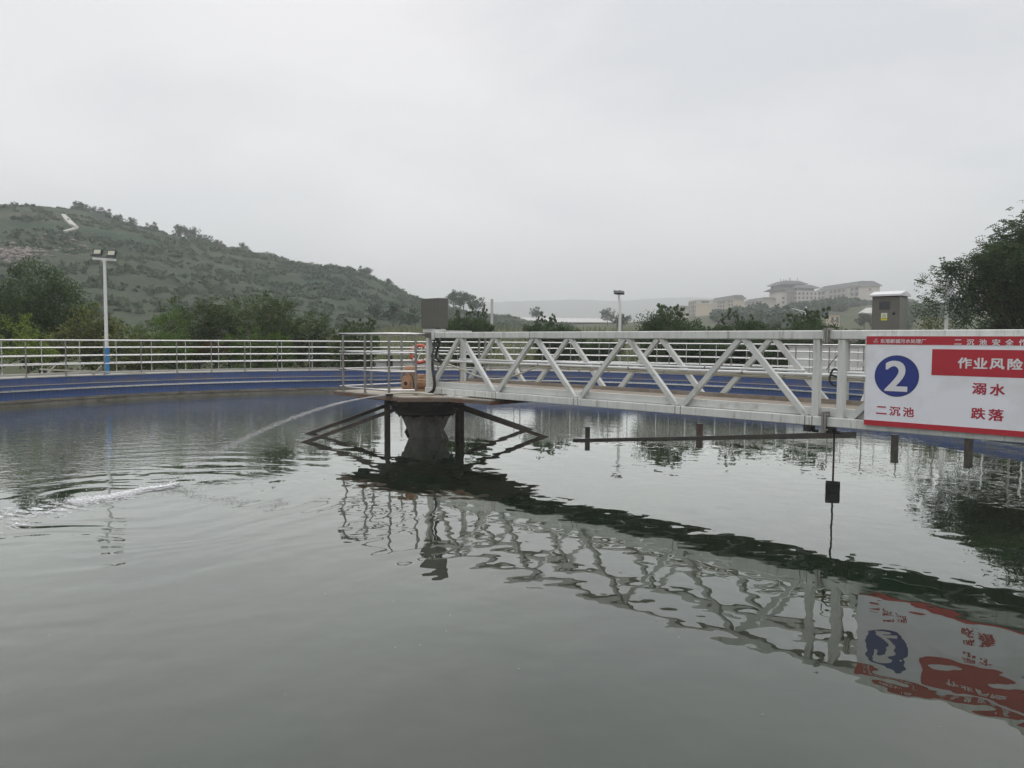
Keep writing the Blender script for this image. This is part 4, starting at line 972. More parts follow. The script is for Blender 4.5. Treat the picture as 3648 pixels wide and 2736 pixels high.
# pinnate leaved trees
def pinn(label, px, top, Y, seed, w=1.5, dens=1.0, lm='lf_mid', n=6200):
    p = at(px, 1300, Y); H = at(px, top, Y).z - gz(p.x, Y)
    g = random.Random(seed)
    bl = [(0,0,H*.62,w*.8,w*.75,H*.26,1.0)]
    for k in range(6):
        a = g.uniform(0, 2*PI); q = g.uniform(.35, .8)
        bl.append((w*q*math.cos(a), w*q*math.sin(a), H*g.uniform(.5, .8), w*.38, w*.38, H*.11, .9))
    bl += [(g.uniform(-.25,.25)*w, 0, H*.92, w*.30, w*.3, H*.08, .8), (w*.3, .1, H*.86, w*.26, w*.26, H*.07, .7)]
    bl.append((0, 0, H*.30, w*1.0, w*.8, H*.22, .8))
    return make_tree('leafy_tree', bl, n, .135, M[lm], seed, trunk=(0,0,.07), spray=9, label=label, group=G1, loc=(p.x, Y, gz(p.x, Y)), clump=.5, subs=12, droop=.35, up=.45, limbs=18)
pinn('slender feathery tree just right of the bright two headed bush', 618, 1078, 34, 31, 1.0, n=3200)
pinn('feathery dark tree, second of the row after the bright bush', 708, 1078, 35, 32, 1.25)
pinn('feathery tree with tall shoots in the middle of the left tree row', 815, 1062, 36, 33, 1.5)
pinn('tallest feathery tree of the left tree row, its top spreading like an umbrella', 930, 1042, 35, 34, 1.55)
pinn('feathery tree leaning right beside the tallest of the left tree row', 1000, 1062, 36.5, 35, 1.2)
pinn('broad feathery tree at the right end of the left tree row', 1075, 1105, 35.5, 36, 1.55)
pinn('low feathery tree sloping down to the reeds left of the platform railing', 1130, 1165, 36, 37, 1.0, n=3000)
make_tree('clipped_bush', [(0,0,1.75,1.05,.9,.95,1),(-.9,0,1.3,.8,.8,.8,.8),(.9,0,1.3,.85,.8,.8,.8),(0,0,.8,1.3,.9,.7,.6)], 9500, .09, M['lf_bright'], 41, trunk=(0,0,.08),
          label='bright green bush in front of the tallest feathery tree', cat='bush', group=G1, loc=(-11.4, 33.6, .25), subs=34, dens_in=.35)
make_tree('orange_shrub', [(0,0,1.25,1.2,.6,.5,1),(1.5,0,1.2,1.0,.6,.45,1)], 3200, .10, leafmat('leaves_orange', (.05,.05,.02), (.20,.12,.035), .3, 1.5, warm=(.36,.20,.05)), 42, trunk=(0,0,.04), trunk_h=.6,
          label='low orange tinted shrub at the foot of the left tree row', cat='shrub', group='shrubs behind the walkway', loc=(-14.3, 34.1, .35))

# dense clipped fig trees: a template with spiky shoots, copied
def fig_blobs(g, w, H):
    bl = [(0,0,H*.60,w,w*.9,H*.30,1.3)]
    for k in range(7):
        a = g.uniform(0, 2*PI); bl.append((w*.6*math.cos(a), w*.55*math.sin(a), H*g.uniform(.52,.78), w*.45, w*.45, H*.16, .9))
    for k in range(5): bl.append((g.uniform(-.75,.75)*w, g.uniform(-.4,.4)*w, H*g.uniform(.88,.98), w*.13, w*.13, H*.09, .75))
    bl.append((0,0,H*.28,w*.9,w*.8,H*.22,1))
    return bl
figs = []
for k, (w, n) in enumerate(((1.0, 22000), (1.55, 36000), (1.75, 40000))):
    figs.append(make_tree('fig_tree', fig_blobs(random.Random(50+k), w, 3.0), n, .085, M['lf_dark'] if k else M['lf_mid'], 60+k, trunk=(0,0,.10), label='x', group=G1, clump=.26, subs=30, dens_in=.3, limbs=14, up=.5))
used = set()
def fig(kind, px, top, Y, label, rz=0, wx=1.0):
    p = at(px, 1300, Y); g0_ = gz(p.x, Y); H = at(px, top, Y).z - g0_
    sc = (H/3.0*wx, H/3.0*wx, H/3.0)
    if kind not in used:
        used.add(kind); o = figs[kind]; o.location = (p.x, Y, g0_); o.rotation_euler = (0,0,rz); o.scale = sc; o['label'] = label; return o
    return copy_tree(figs[kind], (p.x, Y, g0_), rz, sc, label)
fig(0, 1270, 1138, 33.5, 'column shaped clipped tree behind the platform railing', 0, .86)
fig(1, 1648, 1102, 36, 'clipped dark green tree just right of the plain steel cabinet', .5, .88)
fig(1, 1975, 1128, 37, 'dark clipped tree below the long white roof, right of the white pillar', 2.2, .95)
fig(2, 2375, 1092, 37, 'widest clipped tree in the middle behind the bridge, left of the tan block', 1.1, .95)
fig(0, 2520, 1165, 39, 'small clipped bush at the foot of the tan block', .7, .8)
fig(1, 2642, 1118, 37, 'clipped tree under the campus, between the tan block and the curved street lamp', 3.9, .93)
fig(2, 2870, 1112, 36, 'clipped tree left of the grey cabinet, hiding the foot of the curved street lamp', 4.5, .98)
fig(1, 2130, 1196, 38, 'low dark tree seen only through the bridge braces, left of the round headed lamp', 5.0, 1.15)
fig(2, 2720, 1175, 34.5, 'low dark tree seen through the bridge under the clipped trees on the right', 2.8, 1.15)
fig(1, 2500, 1190, 35, 'low dark tree seen through the bridge behind the crossing braces', 1.8, 1.2)
fig(1, 3090, 1185, 36, 'low dark tree behind the white wall by the sign', 2.8, 1.1)

# big tree on the right
RTX, RTY = 20.2, 30.0
def rb(px, py, r, w=1.0, dy=0): p = at(px, py, RTY+dy); return (p.x-RTX, dy, p.z-.3, r, r*.9, r*.78, w)
make_tree('broad_tree', [rb(3720,905,1.9,1.5,.5), rb(3830,820,2.0,1.2), rb(3620,960,1.35,1.3), rb(3560,1010,1.0,1.0), rb(3640,1080,1.3,1.6,.8), rb(3760,1080,1.8,1.2), rb(3600,1140,1.0,1.0,.5),
          rb(3480,960,.78,1.3), rb(3440,1030,.66,.9,-.4), rb(3405,975,.58,1.0), rb(3350,965,.42,.8), rb(3315,985,.30,.6), rb(3340,1060,.42,.8,.3), rb(3295,1085,.32,.7), rb(3385,1085,.48,.7), rb(3440,1100,.55,.6,.4), rb(3500,1090,.6,.6), rb(3540,935,.7,.8), rb(3600,880,.75,1.3),rb(3650,840,.8,1.4),rb(3540,930,.6,1.0)],
          78000, .13, M['lf_dark'], 71, trunk=(.25,.2,.22), spray=7, label='broad dark tree with spreading branches at the right edge behind the street lamp', group=None, loc=(RTX, RTY, .3), clump=.5, subs=20, droop=.5, up=.1, limbs=46, limb_r=.42, trunk_h=1.5, dens_in=.4)
def shrub(name, label, px, top, Y, w, lm, seed, n=6000, leaf=.10, cat='shrub', H0=.2):
    p = at(px, 1300, Y); g0_ = gz(p.x, Y); H = at(px, top, Y).z - g0_
    return make_tree(name, [(0,0,H*.55,w,w*.7,H*.42,1),(-w*.7,0,H*.42,w*.6,w*.5,H*.38,.9),(w*.7,0,H*.45,w*.6,w*.5,H*.38,.9),(0,0,H*.25,w*1.1,w*.7,H*.24,.8)], n, leaf, M[lm], seed, trunk=(0,0,.05), label=label, cat=cat, group='shrubs behind the walkway', loc=(p.x, Y, g0_), dens_in=.4)
shrub('leafy_shrub', 'olive green shrub directly right of the grey cabinet', 3290, 1095, 33, 1.2, 'lf_yel', 81, 7000)
shrub('leafy_shrub', 'dark shrub under the broad tree, right of the street lamp pole', 3440, 1125, 34, 1.3, 'lf_dark', 82, 7000)
shrub('leafy_shrub', 'dense dark shrub below the right part of the broad tree', 3560, 1120, 33, 1.3, 'lf_dark', 83, 7000)
shrub('leafy_shrub', 'fresh green low shrub at the right edge under the broad tree', 3640, 1158, 29, .7, 'lf_bright', 84, 3500)
shrub('leafy_shrub', 'pale leafed low shrub at the foot of the street lamp by the sign', 3370, 1160, 31, .8, 'lf_yel', 85, 2500, .12)
shrub('leafy_shrub', 'bare looking scrub at the left foot of the column shaped tree', 1180, 1200, 40, 1.0, 'lf_brown', 86, 2600)
shrub('leafy_shrub', 'green scrub seen through the bridge beneath the round headed lamp', 2150, 1225, 42, 1.1, 'lf_bright', 87, 2500)

# reed bank behind the platform
def reeds():
    n = 9000; x = rng.uniform(-15, 40, n); y = rng.uniform(44, 92, n); z = ground_h(x, y)
    h = .5 + 1.0*rng.random(n)
    ctr = np.stack([x, y, z+h*.5], 1); du = np.stack([.12*rng.standard_normal(n), .08*rng.standard_normal(n), h*.5], 1)
    dv_ = np.stack([np.full(n, .09), .04*rng.standard_normal(n), np.zeros(n)], 1)
    me = quads_mesh('reeds', ctr, du, dv_, M['lf_reed']); o = bpy.data.objects.new('reeds', me); COL.objects.link(o)
    tag(o, 'pale grey green reeds and grass on the bank beyond the tank', 'reeds', kind='stuff')
reeds()

# scrub over the hill (uncountable) and single trees on the ridge
def hill_scrub():
    g = np.random.default_rng(91); C_, DU, DV = [], [], []
    n = 12000; iu = g.integers(5, NU-5, n); iv = (g.random(n)**.8*150).astype(int)
    P = np.stack([HX[iv, iu], HY[iv, iu], HZ[iv, iu]], 1)
    dens = hnoise(P[:, 0], P[:, 1]+P[:, 2]*2, 26, 9) + .35*hnoise(P[:, 0], P[:, 1], 9, 10)
    P = P[dens > -.2 + .30*(P[:, 0] < -75)*(P[:, 2] > 22)]
    size = .28 + .95*g.random(len(P))**2.5
    for q in range(20):
        o_ = unit(g.standard_normal((len(P), 3))); o_[:, 2] = np.abs(o_[:, 2])*.9
        C_.append(P + o_*size[:, None]*(.5+.5*g.random((len(P), 1)))); l = .30+.25*g.random((len(P), 1))
        a = unit(g.standard_normal((len(P), 3))); DU.append(a*l); DV.append(unit(np.cross(a, o_))*l*1.3)
    me = quads_mesh('hill_scrub', np.concatenate(C_), np.concatenate(DU), np.concatenate(DV), M['lf_hill']); o = bpy.data.objects.new('hill_scrub', me); COL.objects.link(o)
    tag(o, 'dense green and brown scrub covering the hillside', 'scrub', kind='stuff')
def leaf_hill():
    m = leafmat('hill_leaves', (.058,.092,.062), (.120,.158,.096), .42, .03)
    rp_ = [n for n in m.node_tree.nodes if n.type == 'VALTORGB'][0]; e_ = rp_.color_ramp.elements.new(.97); e_.color = (.20,.14,.06,1)
    return m
M['lf_hill'] = leaf_hill()
hill_scrub()
far = []
for k in range(3):
    g = random.Random(100+k); bl = [(0,0,2.6,1.7,1.7,1.3,1)] + [(g.uniform(-1.5,1.5), g.uniform(-1,1), g.uniform(1.8,3.4), .8,.8,.6,.8) for _ in range(5)]
    far.append(make_tree('ridge_tree', bl, 1500, .34, M['lf_far'], 110+k, trunk=(0,0,.12), label='x', group='trees on the hill ridge', clump=.4, subs=12, limbs=8))
fu = set()
def fartree(kind, px, py, sc, label, Y=None, group=None, name=None):
    if Y is None:
        j = np.argmin(np.abs((1824+RX/RY*F_PX) - px)); x, y, z = RX[j], RY[j]-1.0, RZ[j]-.6*sc
    else:
        p = at(px, py, Y); x, y = p.x, Y; z = gz(x, y)
    if kind not in fu: fu.add(kind); o = far[kind]; o.location = (x, y, z); o.rotation_euler = (0,0,px*.01); o.scale = (sc,)*3; o['label'] = label
    else: o = copy_tree(far[kind], (x, y, z), px*.013, sc, label, group)
    return o
rt = [(300,1.1,'dark bush at the shoulder of the hill ridge, right of the pale chute'),(352,.8,'small ridge tree second from the flat top of the hill'),(392,.9,'small round ridge tree where the hill starts to drop'),(440,.75,'thin pale ridge tree with open crown'),
      (480,.85,'low ridge shrub left of the dense dark ridge clump'),(560,.9,'ridge tree at the left of the dense dark clump'),(655,1.25,'largest dark tree clump on the hill ridge'),(700,1.2,'dark tree joined to the largest clump on the ridge'),(745,.9,'ridge tree just right of the largest clump'),
      (790,.7,'small ridge bush above the tall feathery trees'),(880,.9,'lone bushy tree on the middle of the ridge'),(960,.7,'low bush on the descending ridge above the left tree row'),(1075,.6,'small ridge bush left of the twin trees'),
      (1180,.65,'low scrub tree in the gently falling part of the ridge'),(1295,.9,'upright open crowned tree before the ridge drops steeply'),(1318,.9,'dark ridge tree where the slope drops steeply'),(1385,.8,'small tree halfway down the steep end of the ridge'),(1440,.6,'last low bush on the ridge left of the plain cabinet')]
for i, (px, sc, lb) in enumerate(rt): fartree(i % 3, px, 0, sc, lb, group='trees on the hill ridge')
for i, (px, py, Y, sc, lb) in enumerate(((1652,1100,190,1.35,'large hazy round tree rising behind the clipped tree right of the plain cabinet'),(1615,1130,185,1.2,'hazy tree left of the large hazy round tree behind the bridge'),(1695,1130,185,1.15,'hazy tree right of the large hazy round tree behind the bridge'),
        (1340,1120,122,.85,'bluish tree clump at the hill foot left of the plain cabinet'),(1400,1125,124,.95,'second bluish tree clump at the hill foot left of the plain cabinet'),(1460,1130,122,.9,'bluish tree clump touching the left side of the plain cabinet'),
        (2215,1150,150,1.0,'small hazy tree just right of the round headed lamp'),(2165,1150,240,1.3,'small hazy tree at the right end of the long white roof'),(1910,1150,230,1.1,'tiny hazy tree poking over the left part of the long white roof'),
        (3080,1130,180,1.1,'hazy tree on the slope behind the grey cabinet'))):
    fartree(i % 3, px, py, sc, lb, Y, group='hazy trees beyond the garden')

# wood on the slope below the campus: one far mass
def far_wood():
    g = np.random.default_rng(93); C_, DU, DV = [], [], []
    spots = []
    for px, py, Y, n, sx, sy in ((2760,1160,170,30,60,14),(2850,1110,350,16,45,8),(2690,1145,250,10,40,10),(2960,1092,370,30,110,5),(3150,1100,360,26,110,6),(3330,1120,230,24,110,10),(3500,1110,260,24,120,12),(3180,1130,180,14,60,10),(2570,1150,235,8,30,12),(2620,1150,235,14,60,12),(2900,1120,300,18,60,14),(3030,1120,300,16,60,14),(2880,1140,250,18,60,10),(2780,1135,230,14,60,10),(2960,1135,270,14,50,10),(2700,1150,225,12,60,10)):
        for _ in range(n):
            p = at(px + g.uniform(-sx, sx), py, Y + g.uniform(-12, 12)); z = ground_z(p.x, p.y); spots.append((p.x, p.y, z, g.uniform(1.3, 2.6)*(.72 if Y > 280 else 1)))
    for x, y, z, s_ in spots:
        n = 170; o_ = unit(g.standard_normal((n, 3))); 
        C_.append(np.array([x, y, z+s_*.9]) + o_*np.array([s_, s_, s_*.95])*(.65+.35*g.random((n, 1)))); a = unit(g.standard_normal((n, 3))); DU.append(a*.6); DV.append(unit(np.cross(a, o_))*1.0)
    me = quads_mesh('far_wood', np.concatenate(C_), np.concatenate(DU), np.concatenate(DV), M['lf_far']); o = bpy.data.objects.new('far_wood', me); COL.objects.link(o)
    tag(o, 'hazy blue green wood on the slope below the far buildings', 'wood', kind='stuff')
far_wood()

# ================================================================== WALLS, POLES, LAMPS
def wall(name, label, x0, x1, Y, z0, z1, m, post=None, th=.15):
    root = tag(empty(name, (x0, Y, z0)), label, 'wall')
    MB().box(0, x1-x0, 0, th, 0, z1-z0).build('wall_face', m, root)
    MB().box(-.03, x1-x0+.03, -.03, th+.03, z1-z0+.002, z1-z0+.06).build('coping', M['conc'], root)
    if post:
        k = 0
        while k*post < x1-x0: MB().box(k*post-.02, k*post+.02, -.012, -.002, 0, z1-z0-.01).build('joint_strip', M['conc'], root); k += 1
    return root
M['whitew'] = mat('white_wall', (.60,.60,.59), .8, var=.06, vscale=1, col2=(.46,.45,.42), c2pos=(.55,.8), c2scale=.8)
wall('white_wall', 'low white wall seen through the railing left of the bridge', -9.6, -3.6, 36.5, .2, 1.10, M['whitew'], 1.2)
wall('white_wall', 'white panel wall behind the bridge next to the safety sign', 11.6, 19, 31.5, .2, 1.98, M['whitew'], .95)
wall('white_wall', 'pale low wall seen through the braces near the round headed lamp', -2.0, 9.5, 41, .2, .72, M['whitew'], 2.2)
o = MB().box(-.13,.13,-.13,.13,-.1,1.2).box(-.15,.15,-.15,.15,1.201,1.24).build('gate_post', M['blackm'], loc=(-5.85, 36.0, .2)); tag(o, 'black square post before the low white wall', 'post')

# twin floodlight pole
p = at(382, 1322, 27.2)
fp = tag(empty('floodlight_pole', (p.x, 27.2, .2)), 'tall white pole with blue foot and two square floodlights on a crossbar', 'light pole', 'light poles around the tank')
topz = at(378, 926, 27.2).z - .2
MB().tube([(0,0,.75),(0,0,topz)], [.066,.048], 16).build('pole', M['white'], fp, smooth=True, autos=40)
MB().tube([(0,0,-.2),(0,0,1.50)], .080, 16).tube([(0,0,1.50),(0,0,1.62)], .092, 16).tube([(0,0,1.62),(0,0,1.66)], .075, 16).build('blue_foot', M['bluep'], fp, smooth=True, autos=40)
MB().bar((-.40,-.02,topz+.05),(.40,.02,topz-.0), .08,.075).bar((-.10,0,topz-.0),(-.04,0,topz-.08),.03,.03).bar((.10,0,topz-.0),(.04,0,topz-.08),.03,.03).build('crossbar', M['white'], fp)
for sx in (-1, 1):
    h = empty('floodlight', (sx*.25, -.02, topz+.11-.02*sx)); h.parent = fp
    h.rotation_euler = (R(-22), 0, 0)
    b1 = MB().box(-.145,.145,-.045,.045,.02,.26).build('floodlight', M['blackm'], fp); b1.location = h.location; b1.rotation_euler = h.rotation_euler
    bpy.data.objects.remove(h)
    MB().box(-.118,.118,-.050,-.046,.075,.232).build('lens', M['lampw'], b1)
    MB().tube([(0,-.053,.16),(0,-.0505,.16)], .035, 12).build('diode', M['lamplens'], b1)
    MB().box(-.15,.15,-.06,-.0455,-.03,.055).build('bracket', M['black'], b1)

def curved_head_pole():
    p = at(2206, 1330, 39); z0 = .2
    r_ = tag(empty('floodlight_pole', (p.x, 39, z0)), 'slender white pole with dark square floodlights at its top, behind the middle of the bridge', 'light pole', 'light poles around the tank')
    tz = at(2206, 1050, 39).z - z0
    MB().tube([(0,0,-.2),(0,0,tz-.7),(-.02,0,tz-.35),(-.08,0,tz-.02)], [.085,.07,.062,.055], 14).build('pole', M['white'], r_, smooth=True, autos=40)
    for dx in (-.14, .10):
        b1 = MB().box(-.15,.15,-.16,.16,-.035,.035).build('floodlight', M['blackm'], r_); b1.location = (dx-.05, 0, tz+.12); b1.rotation_euler = (R(28), R(8), 0)
        MB().box(-.12,.12,-.13,.13,-.040,-.036).build('lens', M['lampw'], b1)
    MB().box(-.28,.16,-.04,.04,tz-.0,tz+.05).build('crossbar', M['white'], r_)
    return r_
curved_head_pole()
def street_lamp(label, px, base, top, Y, armx, army, flip=1, z0=None, arc=True, r=.065):
    p = at(px, base, Y); z0 = gz(p.x, Y) if z0 is None else z0
    rt_ = tag(empty('street_lamp', (p.x, Y, z0)), label, 'street lamp', 'street lamps')
    tz = at(px, top, Y).z - z0
    MB().tube([(0,0,-.2),(0,0,tz)], [r*1.25, r], 14).build('pole', M['white'], rt_, smooth=True, autos=40)
    e_ = at(armx, army, Y); ex, ez = e_.x-p.x, e_.z-z0
    k0 = tz - .085*abs(ex)*4*.9
    a0_ = Vector((0, 0, tz-.30*abs(ex)/1.2)); a1_ = Vector((ex, 0, ez)); mid = a0_.lerp(a1_, .62)
    MB().tube([a0_, mid, a0_.lerp(a1_, .8)], [r*.55, r*.5, r*.45], 10).build('arm', M['white'], rt_, smooth=True, autos=40)
    MB().tube([Vector((0,0,a0_.z-.26*abs(ex)/1.2)), a0_.lerp(a1_, .35)+Vector((0,0,-.02)), a0_.lerp(a1_, .55)], r*.33, 8).build('brace', M['white'], rt_, smooth=True, autos=40)
    if arc:
        sg_ = -1 if ex > 0 else 1; rad = .42*abs(ex)/1.2
        cz_ = a0_.z - rad*1.05
        MB().tube([(sg_*rad*.62*1.25*math.cos(a), 0, cz_+rad*1.1*math.sin(a)) for a in [PI/2 - k*PI/14 for k in range(15)]], r*.36, 8).build('bow', M['white'], rt_, smooth=True, autos=40)
    hd = a0_.lerp(a1_, .66)
    mb = MB(); d_ = (a1_-hd); n_ = 6
    mb.bar(hd, hd.lerp(a1_, .5), .07, .035, w2=.13, h2=.04); mb.bar(hd.lerp(a1_, .5), a1_, .13, .04, w2=.08, h2=.025)
    mb.build('lamp_head', M['blackm'], rt_)
    return rt_
street_lamp('white street lamp with curved bow and arm reaching left before the broad right tree', 3365, 1300, 1000, 30, 3258, 996, z0=.2)
street_lamp('hazy street lamp with curved bow below the tallest campus building, its arm reaching left', 2869, 1200, 1092, 62, 2795, 1092)
street_lamp('street lamp mostly hidden by a tree beside the tan block, only its arm showing', 2640, 1240, 1155, 62, 2546, 1141, arc=False)
street_lamp('tiny distant street lamp beside the tan gatehouse', 2992, 1165, 1138, 230, 2984, 1137, arc=False, r=.08)
pz = at(1752, 1200, 60); tz_ = at(1752, 1068, 60).z
o = MB().box(-.10,.10,-.10,.10,-.5,tz_-gz(pz.x,60)).box(-.11,.11,-.11,.11,tz_-gz(pz.x,60)+.002,tz_-gz(pz.x,60)+.05).build('concrete_pillar', mat('pillar_white', (.5,.5,.49), .7, var=.08), loc=(pz.x, 60, gz(pz.x, 60))); tag(o, 'plain white square pillar right of the plain steel cabinet', 'pillar')
# small posts along the fence line seen through the rails
mb = MB(); mb.bar((0,0,0),(3.6,0,-.12),.05,.05); mb.bar((.55,-.02,.15),(.25,-.02,-.15),.05,.05); mb.bar((2.1,-.02,.12),(1.8,-.02,-.18),.05,.05)
o = mb.build('pale_pipe', M['hose'], loc=(-16.0, 25.5, 1.12)); tag(o, 'pale pipe with clamps lying low behind the railing at the left', 'pipe')

# ================================================================== BUILDINGS ON THE FAR SLOPE
M['bw'] = mat('pale_wall', (.56,.51,.45), .9, var=.04, vscale=.2)
M['btan'] = mat('tan_wall', (.57,.48,.37), .9, var=.04, vscale=.2)
M['bgrey'] = mat('grey_recess', (.13,.125,.12), .9, var=.1, vscale=.5)
M['broof'] = mat('grey_roof_tiles', (.075,.075,.077), .85, var=.1, vscale=.5)
M['beave'] = mat('eave_white', (.55,.54,.52), .8)
M['bwin'] = mat('window_dark', (.022,.025,.03), .3)
M['bpil'] = mat('pilaster', (.52,.49,.44), .85)
AXR = math.radians(4.2)       # the long side runs almost straight away from the viewer
def hip_roof(mb, x0, x1, y0, y1, z, h, ov, mi=0, eave=True):
    X0, X1, Y0, Y1 = x0-ov, x1+ov, y0-ov, y1+ov
    w = min((X1-X0), (Y1-Y0))*.26
    vs = [(X0,Y0,z),(X1,Y0,z),(X1,Y1,z),(X0,Y1,z),(X0+w,Y0+w,z+h),(X1-w,Y0+w,z+h),(X1-w,Y1-w,z+h),(X0+w,Y1-w,z+h)]
    fs = [(0,1,5,4),(1,2,6,5),(2,3,7,6),(3,0,4,7),(4,5,6,7),(3,2,1,0)]
    mb.add(vs, fs, mi)
def building(name, label, px, Y, w, l, base_py, eave_py, roofh=2.2, floors=4, bays=8, wallm='bw', fw=True, endw=(), roof='hip', ov=1.0, rz=AXR, left_len=None, endbays=0, cat='building'):
    """near corner of the long left face stands at pixel px, depth Y; local x = along the end face, y = away"""
    p = at(px, eave_py, Y); z0 = ground_z(p.x, Y) - 2; zb = at(px, base_py, Y).z; H = p.z
    rt_ = tag(empty(name, (p.x, Y, 0), rz), label, cat, 'campus buildings on the far slope')
    MB().box(0, w, 0, l, min(z0, zb-3), H).build('wall', M[wallm], rt_)
    mb = MB()
    if roof == 'hip':
        hip_roof(mb, 0, w, 0, l, H+.35, roofh, ov); mb.build('roof', M['broof'], rt_)
        MB().box(-ov+.1, w+ov-.1, -ov+.1, l+ov-.1, H+.002, H+.34).build('eave', M['beave'], rt_)
    else:
        MB().box(-.2, w+.2, -.2, l+.2, H+.002, H+.5).build('parapet', M['beave'], rt_)
    fh = (H - zb)/floors
    if fw:
        bw = l/bays
        for f in range(floors):
            z = zb + f*fh
            MB().box(-.55, -.01, .4, l-.4, z-.12, z+.10).build('balcony', M['bpil'], rt_)
            for b in range(bays):
                if b in (bays//4, (3*bays)//4) and f % 1 == 0 and bays > 6: continue
                y = (b+.18)*bw
                MB().box(-.06, -.004, y, y+bw*.64, z+fh*.22, z+fh*.86).build('window', M['bwin'], rt_)
        mb = MB()
        for b in range(bays+1): mb.box(-.5, -.02, b*bw-.18, b*bw+.18, zb-.5, H-.05)
        mb.build('pilasters', M['bpil'], rt_)
    for (fx_, fz_, ww, hh_) in endw:
        MB().box(fx_*w-ww/2, fx_*w+ww/2, -.06, -.004, zb+(H-zb)*fz_, zb+(H-zb)*fz_+hh_).build('window', M['bgrey'], rt_)
    if endbays:
        bw = w/endbays
        for f in range(floors):
            for b in range(endbays):
                MB().box((b+.25)*bw, (b+.72)*bw, -.06, -.004, zb+(f+.25)*fh, zb+(f+.8)*fh).build('window', M['bwin'], rt_)
            MB().box(-.1, w+.1, -.35, -.0045, zb+f*fh-.12, zb+f*fh+.12).build('sill_band', M['beave'], rt_)
    return rt_
building('dormitory', 'long pale building with grey hip roof at the right end of the campus', 3062, 400, 11.2, 46, 1095, 1019, 2.6, 4, 10, endw=((.52,.78,1.3,1.3),))
building('dormitory', 'small hip roofed four storey building just right of the tan block', 2615, 400, 5.6, 34, 1118, 1066, 2.0, 4, 8, wallm='btan', ov=.9)
building('tan_block', 'plain tan flat roofed tower block at the left of the campus', 2499, 330, 5.8, 8, 1158, 1083, floors=5, fw=False, wallm='btan', roof='flat', endw=((.88,.06,.5,1.2),))
building('stepped_block', 'higher grey flat roofed block directly behind the tan block', 2484, 352, 7.5, 12, 1158, 1071, floors=6, bays=4, wallm='bw', roof='flat', endw=((.5,.86,3.4,1.4),))
building('small_villa', 'small pale building with flat dark eaves furthest left of the campus', 2408, 300, 5.2, 8, 1150, 1096, .5, 3, 3, ov=.8, endw=((.4,.5,.8,.9),(.75,.5,.6,.9)))
building('link_wing', 'low dark roofed link wing between the small dormitory and the tallest campus building', 2648, 420, 9.5, 12, 1110, 1088, 1.1, 1, 4, fw=False, ov=.4)
building('side_wing', 'hip roofed side wing joined to the left of the tallest campus building', 2718, 410, 8.0, 26, 1110, 1070, 1.5, 3, 5, ov=.7)
# the hotel-like main building
def main_building():
    p = at(2838, 1084, 400)
    rt_ = tag(empty('main_building', (p.x, 400, 0), R(5)), 'tallest campus building with stacked grey hip roofs and aerials', 'building', 'campus buildings on the far slope')
    zb = at(2838, 1100, 400).z; z5 = at(2838, 1038, 400).z; ze = at(2838, 1026, 400).z
    W_, L_ = 11.6, 24
    # low right block with grid of windows
    MB().box(0, W_, 0, 13, zb-8, z5).build('wall', M['bw'], rt_)
    MB().box(-4.5, -.01, 3, L_, zb-8, ze-.2).build('wall', M['bw'], rt_)
    MB().box(.6, W_-1.6, 1.2, 12, z5, ze).build('upper_wall', M['bgrey'], rt_)
    MB().box(-.2, W_+.2, -.2, 13.2, z5+.004, z5+.45).build('parapet', M['beave'], rt_)
    fh = (z5-zb)/4
    for f in range(4):
        for b in range(5):
            x = .9 + b*2.2; MB().box(x, x+.9, -.06, -.004, zb+(f+.22)*fh, zb+(f+.78)*fh).build('window', M['bwin'], rt_)
            if b < 4: MB().box(-.06, -.004, .4+b*.6, .75+b*.6, zb+(f+.22)*fh, zb+(f+.78)*fh).build('window', M['bwin'], rt_)
        MB().box(-.15, W_+.15, -.4, -.0045, zb+f*fh-.12, zb+f*fh+.10).build('sill_band', M['beave'], rt_)
    mb = MB()
    for b in range(6): mb.box(-4.3+b*.8, -4.3+b*.8+.22, 2.7, 2.99, zb-4, ze-1.2)
    mb.build('pilasters', M['bpil'], rt_)
    for b in range(5): MB().box(-4.0+b*.8, -4.0+b*.8+.42, 2.93, 2.995, zb, ze-1.8).build('window', M['bwin'], rt_)
    mb = MB(); hip_roof(mb, -.2, W_-.6, .4, 12.5, ze+.35, 1.5, 1.3); mb.build('roof', M['broof'], rt_)
    MB().box(-1.3, W_+.6, -.7, 13.6, ze+.004, ze+.34).build('eave', M['beave'], rt_)
    mb = MB(); hip_roof(mb, -6.4, -.4, 3.5, L_, ze-.6, 1.3, 1.3); mb.build('roof', M['broof'], rt_)
    zt = ze+1.9
    MB().box(-5.6, 5.6, 5.5, 20, ze+.35, zt+.3).build('penthouse_wall', M['bgrey'], rt_)
    mb = MB(); hip_roof(mb, -5.8, 6.8, 5, 21, zt+.65, 1.9, 1.3); mb.build('roof', M['broof'], rt_)
    MB().box(-7.0, 8.0, 3.9, 22, zt+.31, zt+.645).build('eave', M['beave'], rt_)
    for x, h in ((-4.0,1.3),(-2.4,1.0),(-1.2,.8),(.7,1.8),(1.4,1.8),(5.3,2.0)): MB().box(x-.09, x+.09, 11, 11.2, zt+1.8, zt+2.6+h).build('aerial', M['bgrey'], rt_)
    MB().box(-6.5, -4.55, 4, 18, zb-8, z5-.4).build('side_wall', M['bw'], rt_)
    for f in range(3): MB().box(-6.2, -5.0, 3.93, 3.995, zb+(f+.3)*fh, zb+(f+.75)*fh).build('window', M['bwin'], rt_)
main_building()
ob = at(2580, 1103, 415); o = MB().box(-2.2,2.2,-.1,.1,-.25,.35).build('orange_banner', mat('orange_banner', (.6,.16,.08), .8), loc=(ob.x, 408, ob.z), rz=R(92)); tag(o, 'orange banner hung on the balconies of the small dormitory', 'banner')
